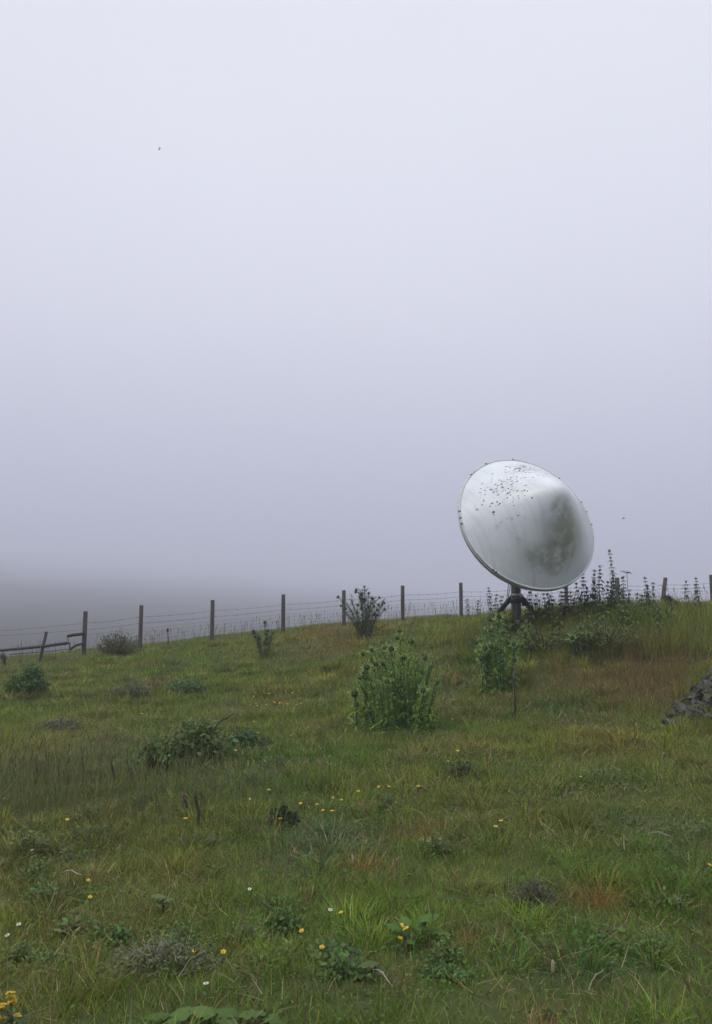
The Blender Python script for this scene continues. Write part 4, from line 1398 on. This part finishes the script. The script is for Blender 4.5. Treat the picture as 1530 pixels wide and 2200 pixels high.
def tall_grass():
    rng = np.random.default_rng(17)
    # along the crest
    x = rng.uniform(-13, 15, 2600); y = rng.uniform(20.5, 26.6, 2600)
    m = rng.random(len(x)) < fbm(x * .7, y * .7, 12) * 1.5 - .25
    x, y = x[m], y[m]
    seed_grass('seed_grass', np.stack([x, y, H(x, y)], 1), rng.uniform(.22, .62, len(x)), rng, 'thin seeding grass stalks standing against the fog along the crest', .006, col=(.14, .13, .07))
    # dark seed grass at the left
    c = g1(200, 1720)
    n = 2400
    x = c[0] + rng.normal(0, 1.0, n) - .25; y = c[1] + rng.normal(0, .75, n)
    m = rng.random(n) < fbm(x * 2.2, y * 2.2, 44) * 2 - .45; x, y = x[m], y[m]
    seed_grass('seed_grass', np.stack([x, y, H(x, y)], 1), rng.uniform(.16, .46, len(x)), rng, 'brownish seeding grass stand on the lower left slope', .0032, col=(.125, .135, .06))
    # scattered stalks everywhere
    n = 7500
    x, y = scatter(2.2, 20, n, rng)
    seed_grass('seed_grass', np.stack([x, y, H(x, y)], 1), rng.uniform(.08, .30, n), rng, 'sparse pale seed stalks scattered over the meadow', .0035, col=(.15, .13, .075))
    # bank: tall coarse grass around the dish and to the right
    n = 34000
    px = np.where(rng.random(n) < .55, rng.uniform(1010, 1460, n), rng.uniform(980, 1640, n)); py = rng.uniform(1318, 1420, n)
    P = gp(px, py); m = (P[:, 1] < 24)
    P = P[m]; n = len(P)
    C = grass_colours(P[:, 0], P[:, 1], rng)
    grass_object('bank_grass', P, rng.uniform(.14, .50, n) * (.6 + .7 * fbm(P[:, 0] * 1.6, P[:, 1] * 1.6, 8)) * (1 - .68 * np.exp(-((P[:, 0] - POLE[0]) / 1.0) ** 2)), rng.uniform(.006, .013, n), C, rng, 3, 'long coarse grass on the bank around the dish pole', lean=(.02, .3), curl=(.1, .8))
    # longer grass growing up into the feet of the plants
    P = []
    for o in list(COL.objects):
        if o.parent is None and o.name.split('.')[0] in ('thistle', 'shrub', 'bramble', 'weed_patch', 'undergrowth', 'dead_stalk', 'leaning_post') and o.location.y > 6.5:
            b = o.location
            w = max([max(abs(c[0]) for c in k.bound_box) for k in o.children] + [.1])
            n = int(60 + 420 * w)
            a = rng.uniform(0, 2 * PI, n); r = w * (.35 + .8 * rng.random(n) ** .7)
            x = b.x + np.cos(a) * r; y = b.y + np.sin(a) * r * .8 - .05
            P.append(np.stack([x, y, H(x, y)], 1))
    P = np.concatenate(P); n = len(P)
    grass_object('skirt_grass', P, rng.uniform(.08, .26, n), .0022 + .00045 * P[:, 1] * rng.uniform(.7, 1.3, n), grass_colours(P[:, 0], P[:, 1], rng), rng, 3, 'longer ungrazed grass growing up round the feet of the bushes and thistles', lean=(.02, .4), curl=(.1, 1.0))
    # rusty tall grass above the slate
    n = 4200
    c = g1(1400, 1465)
    x = c[0] + rng.normal(.1, .9, n); y = c[1] + rng.normal(0, .8, n)
    m = ~on_heap(x, y); x, y = x[m], y[m]; n = len(x)
    C = np.array([.19, .13, .055]) * rng.uniform(.5, 1.3, (n, 1)) * (1 + rng.normal(0, .12, (n, 3)))
    grass_object('rusty_grass', np.stack([x, y, H(x, y)], 1), rng.uniform(.1, .32, n), rng.uniform(.004, .008, n), np.clip(C, .01, 1), rng, 3, 'rusty brown dry grass on the bank above the slate heap', lean=(.0, .4), curl=(.1, .8))
    # grass in front of the slate
    px = rng.uniform(1460, 1640, 1300); py = rng.uniform(1552, 1585, 1300)
    qx = rng.uniform(1408, 1640, 1500); qy = np.maximum(1554 - (qx - 1416), 1444) + rng.normal(-2, 9, 1500)
    px = np.r_[px, qx]; py = np.r_[py, qy]
    P = gp(px, py); C = grass_colours(P[:, 0], P[:, 1], rng)
    grass_object('fringe_grass', P, rng.uniform(.1, .3, len(P)), rng.uniform(.004, .008, len(P)), C, rng, 3, 'longer grass fringing the edges of the slate heap', lean=(0, .35))


tall_grass()
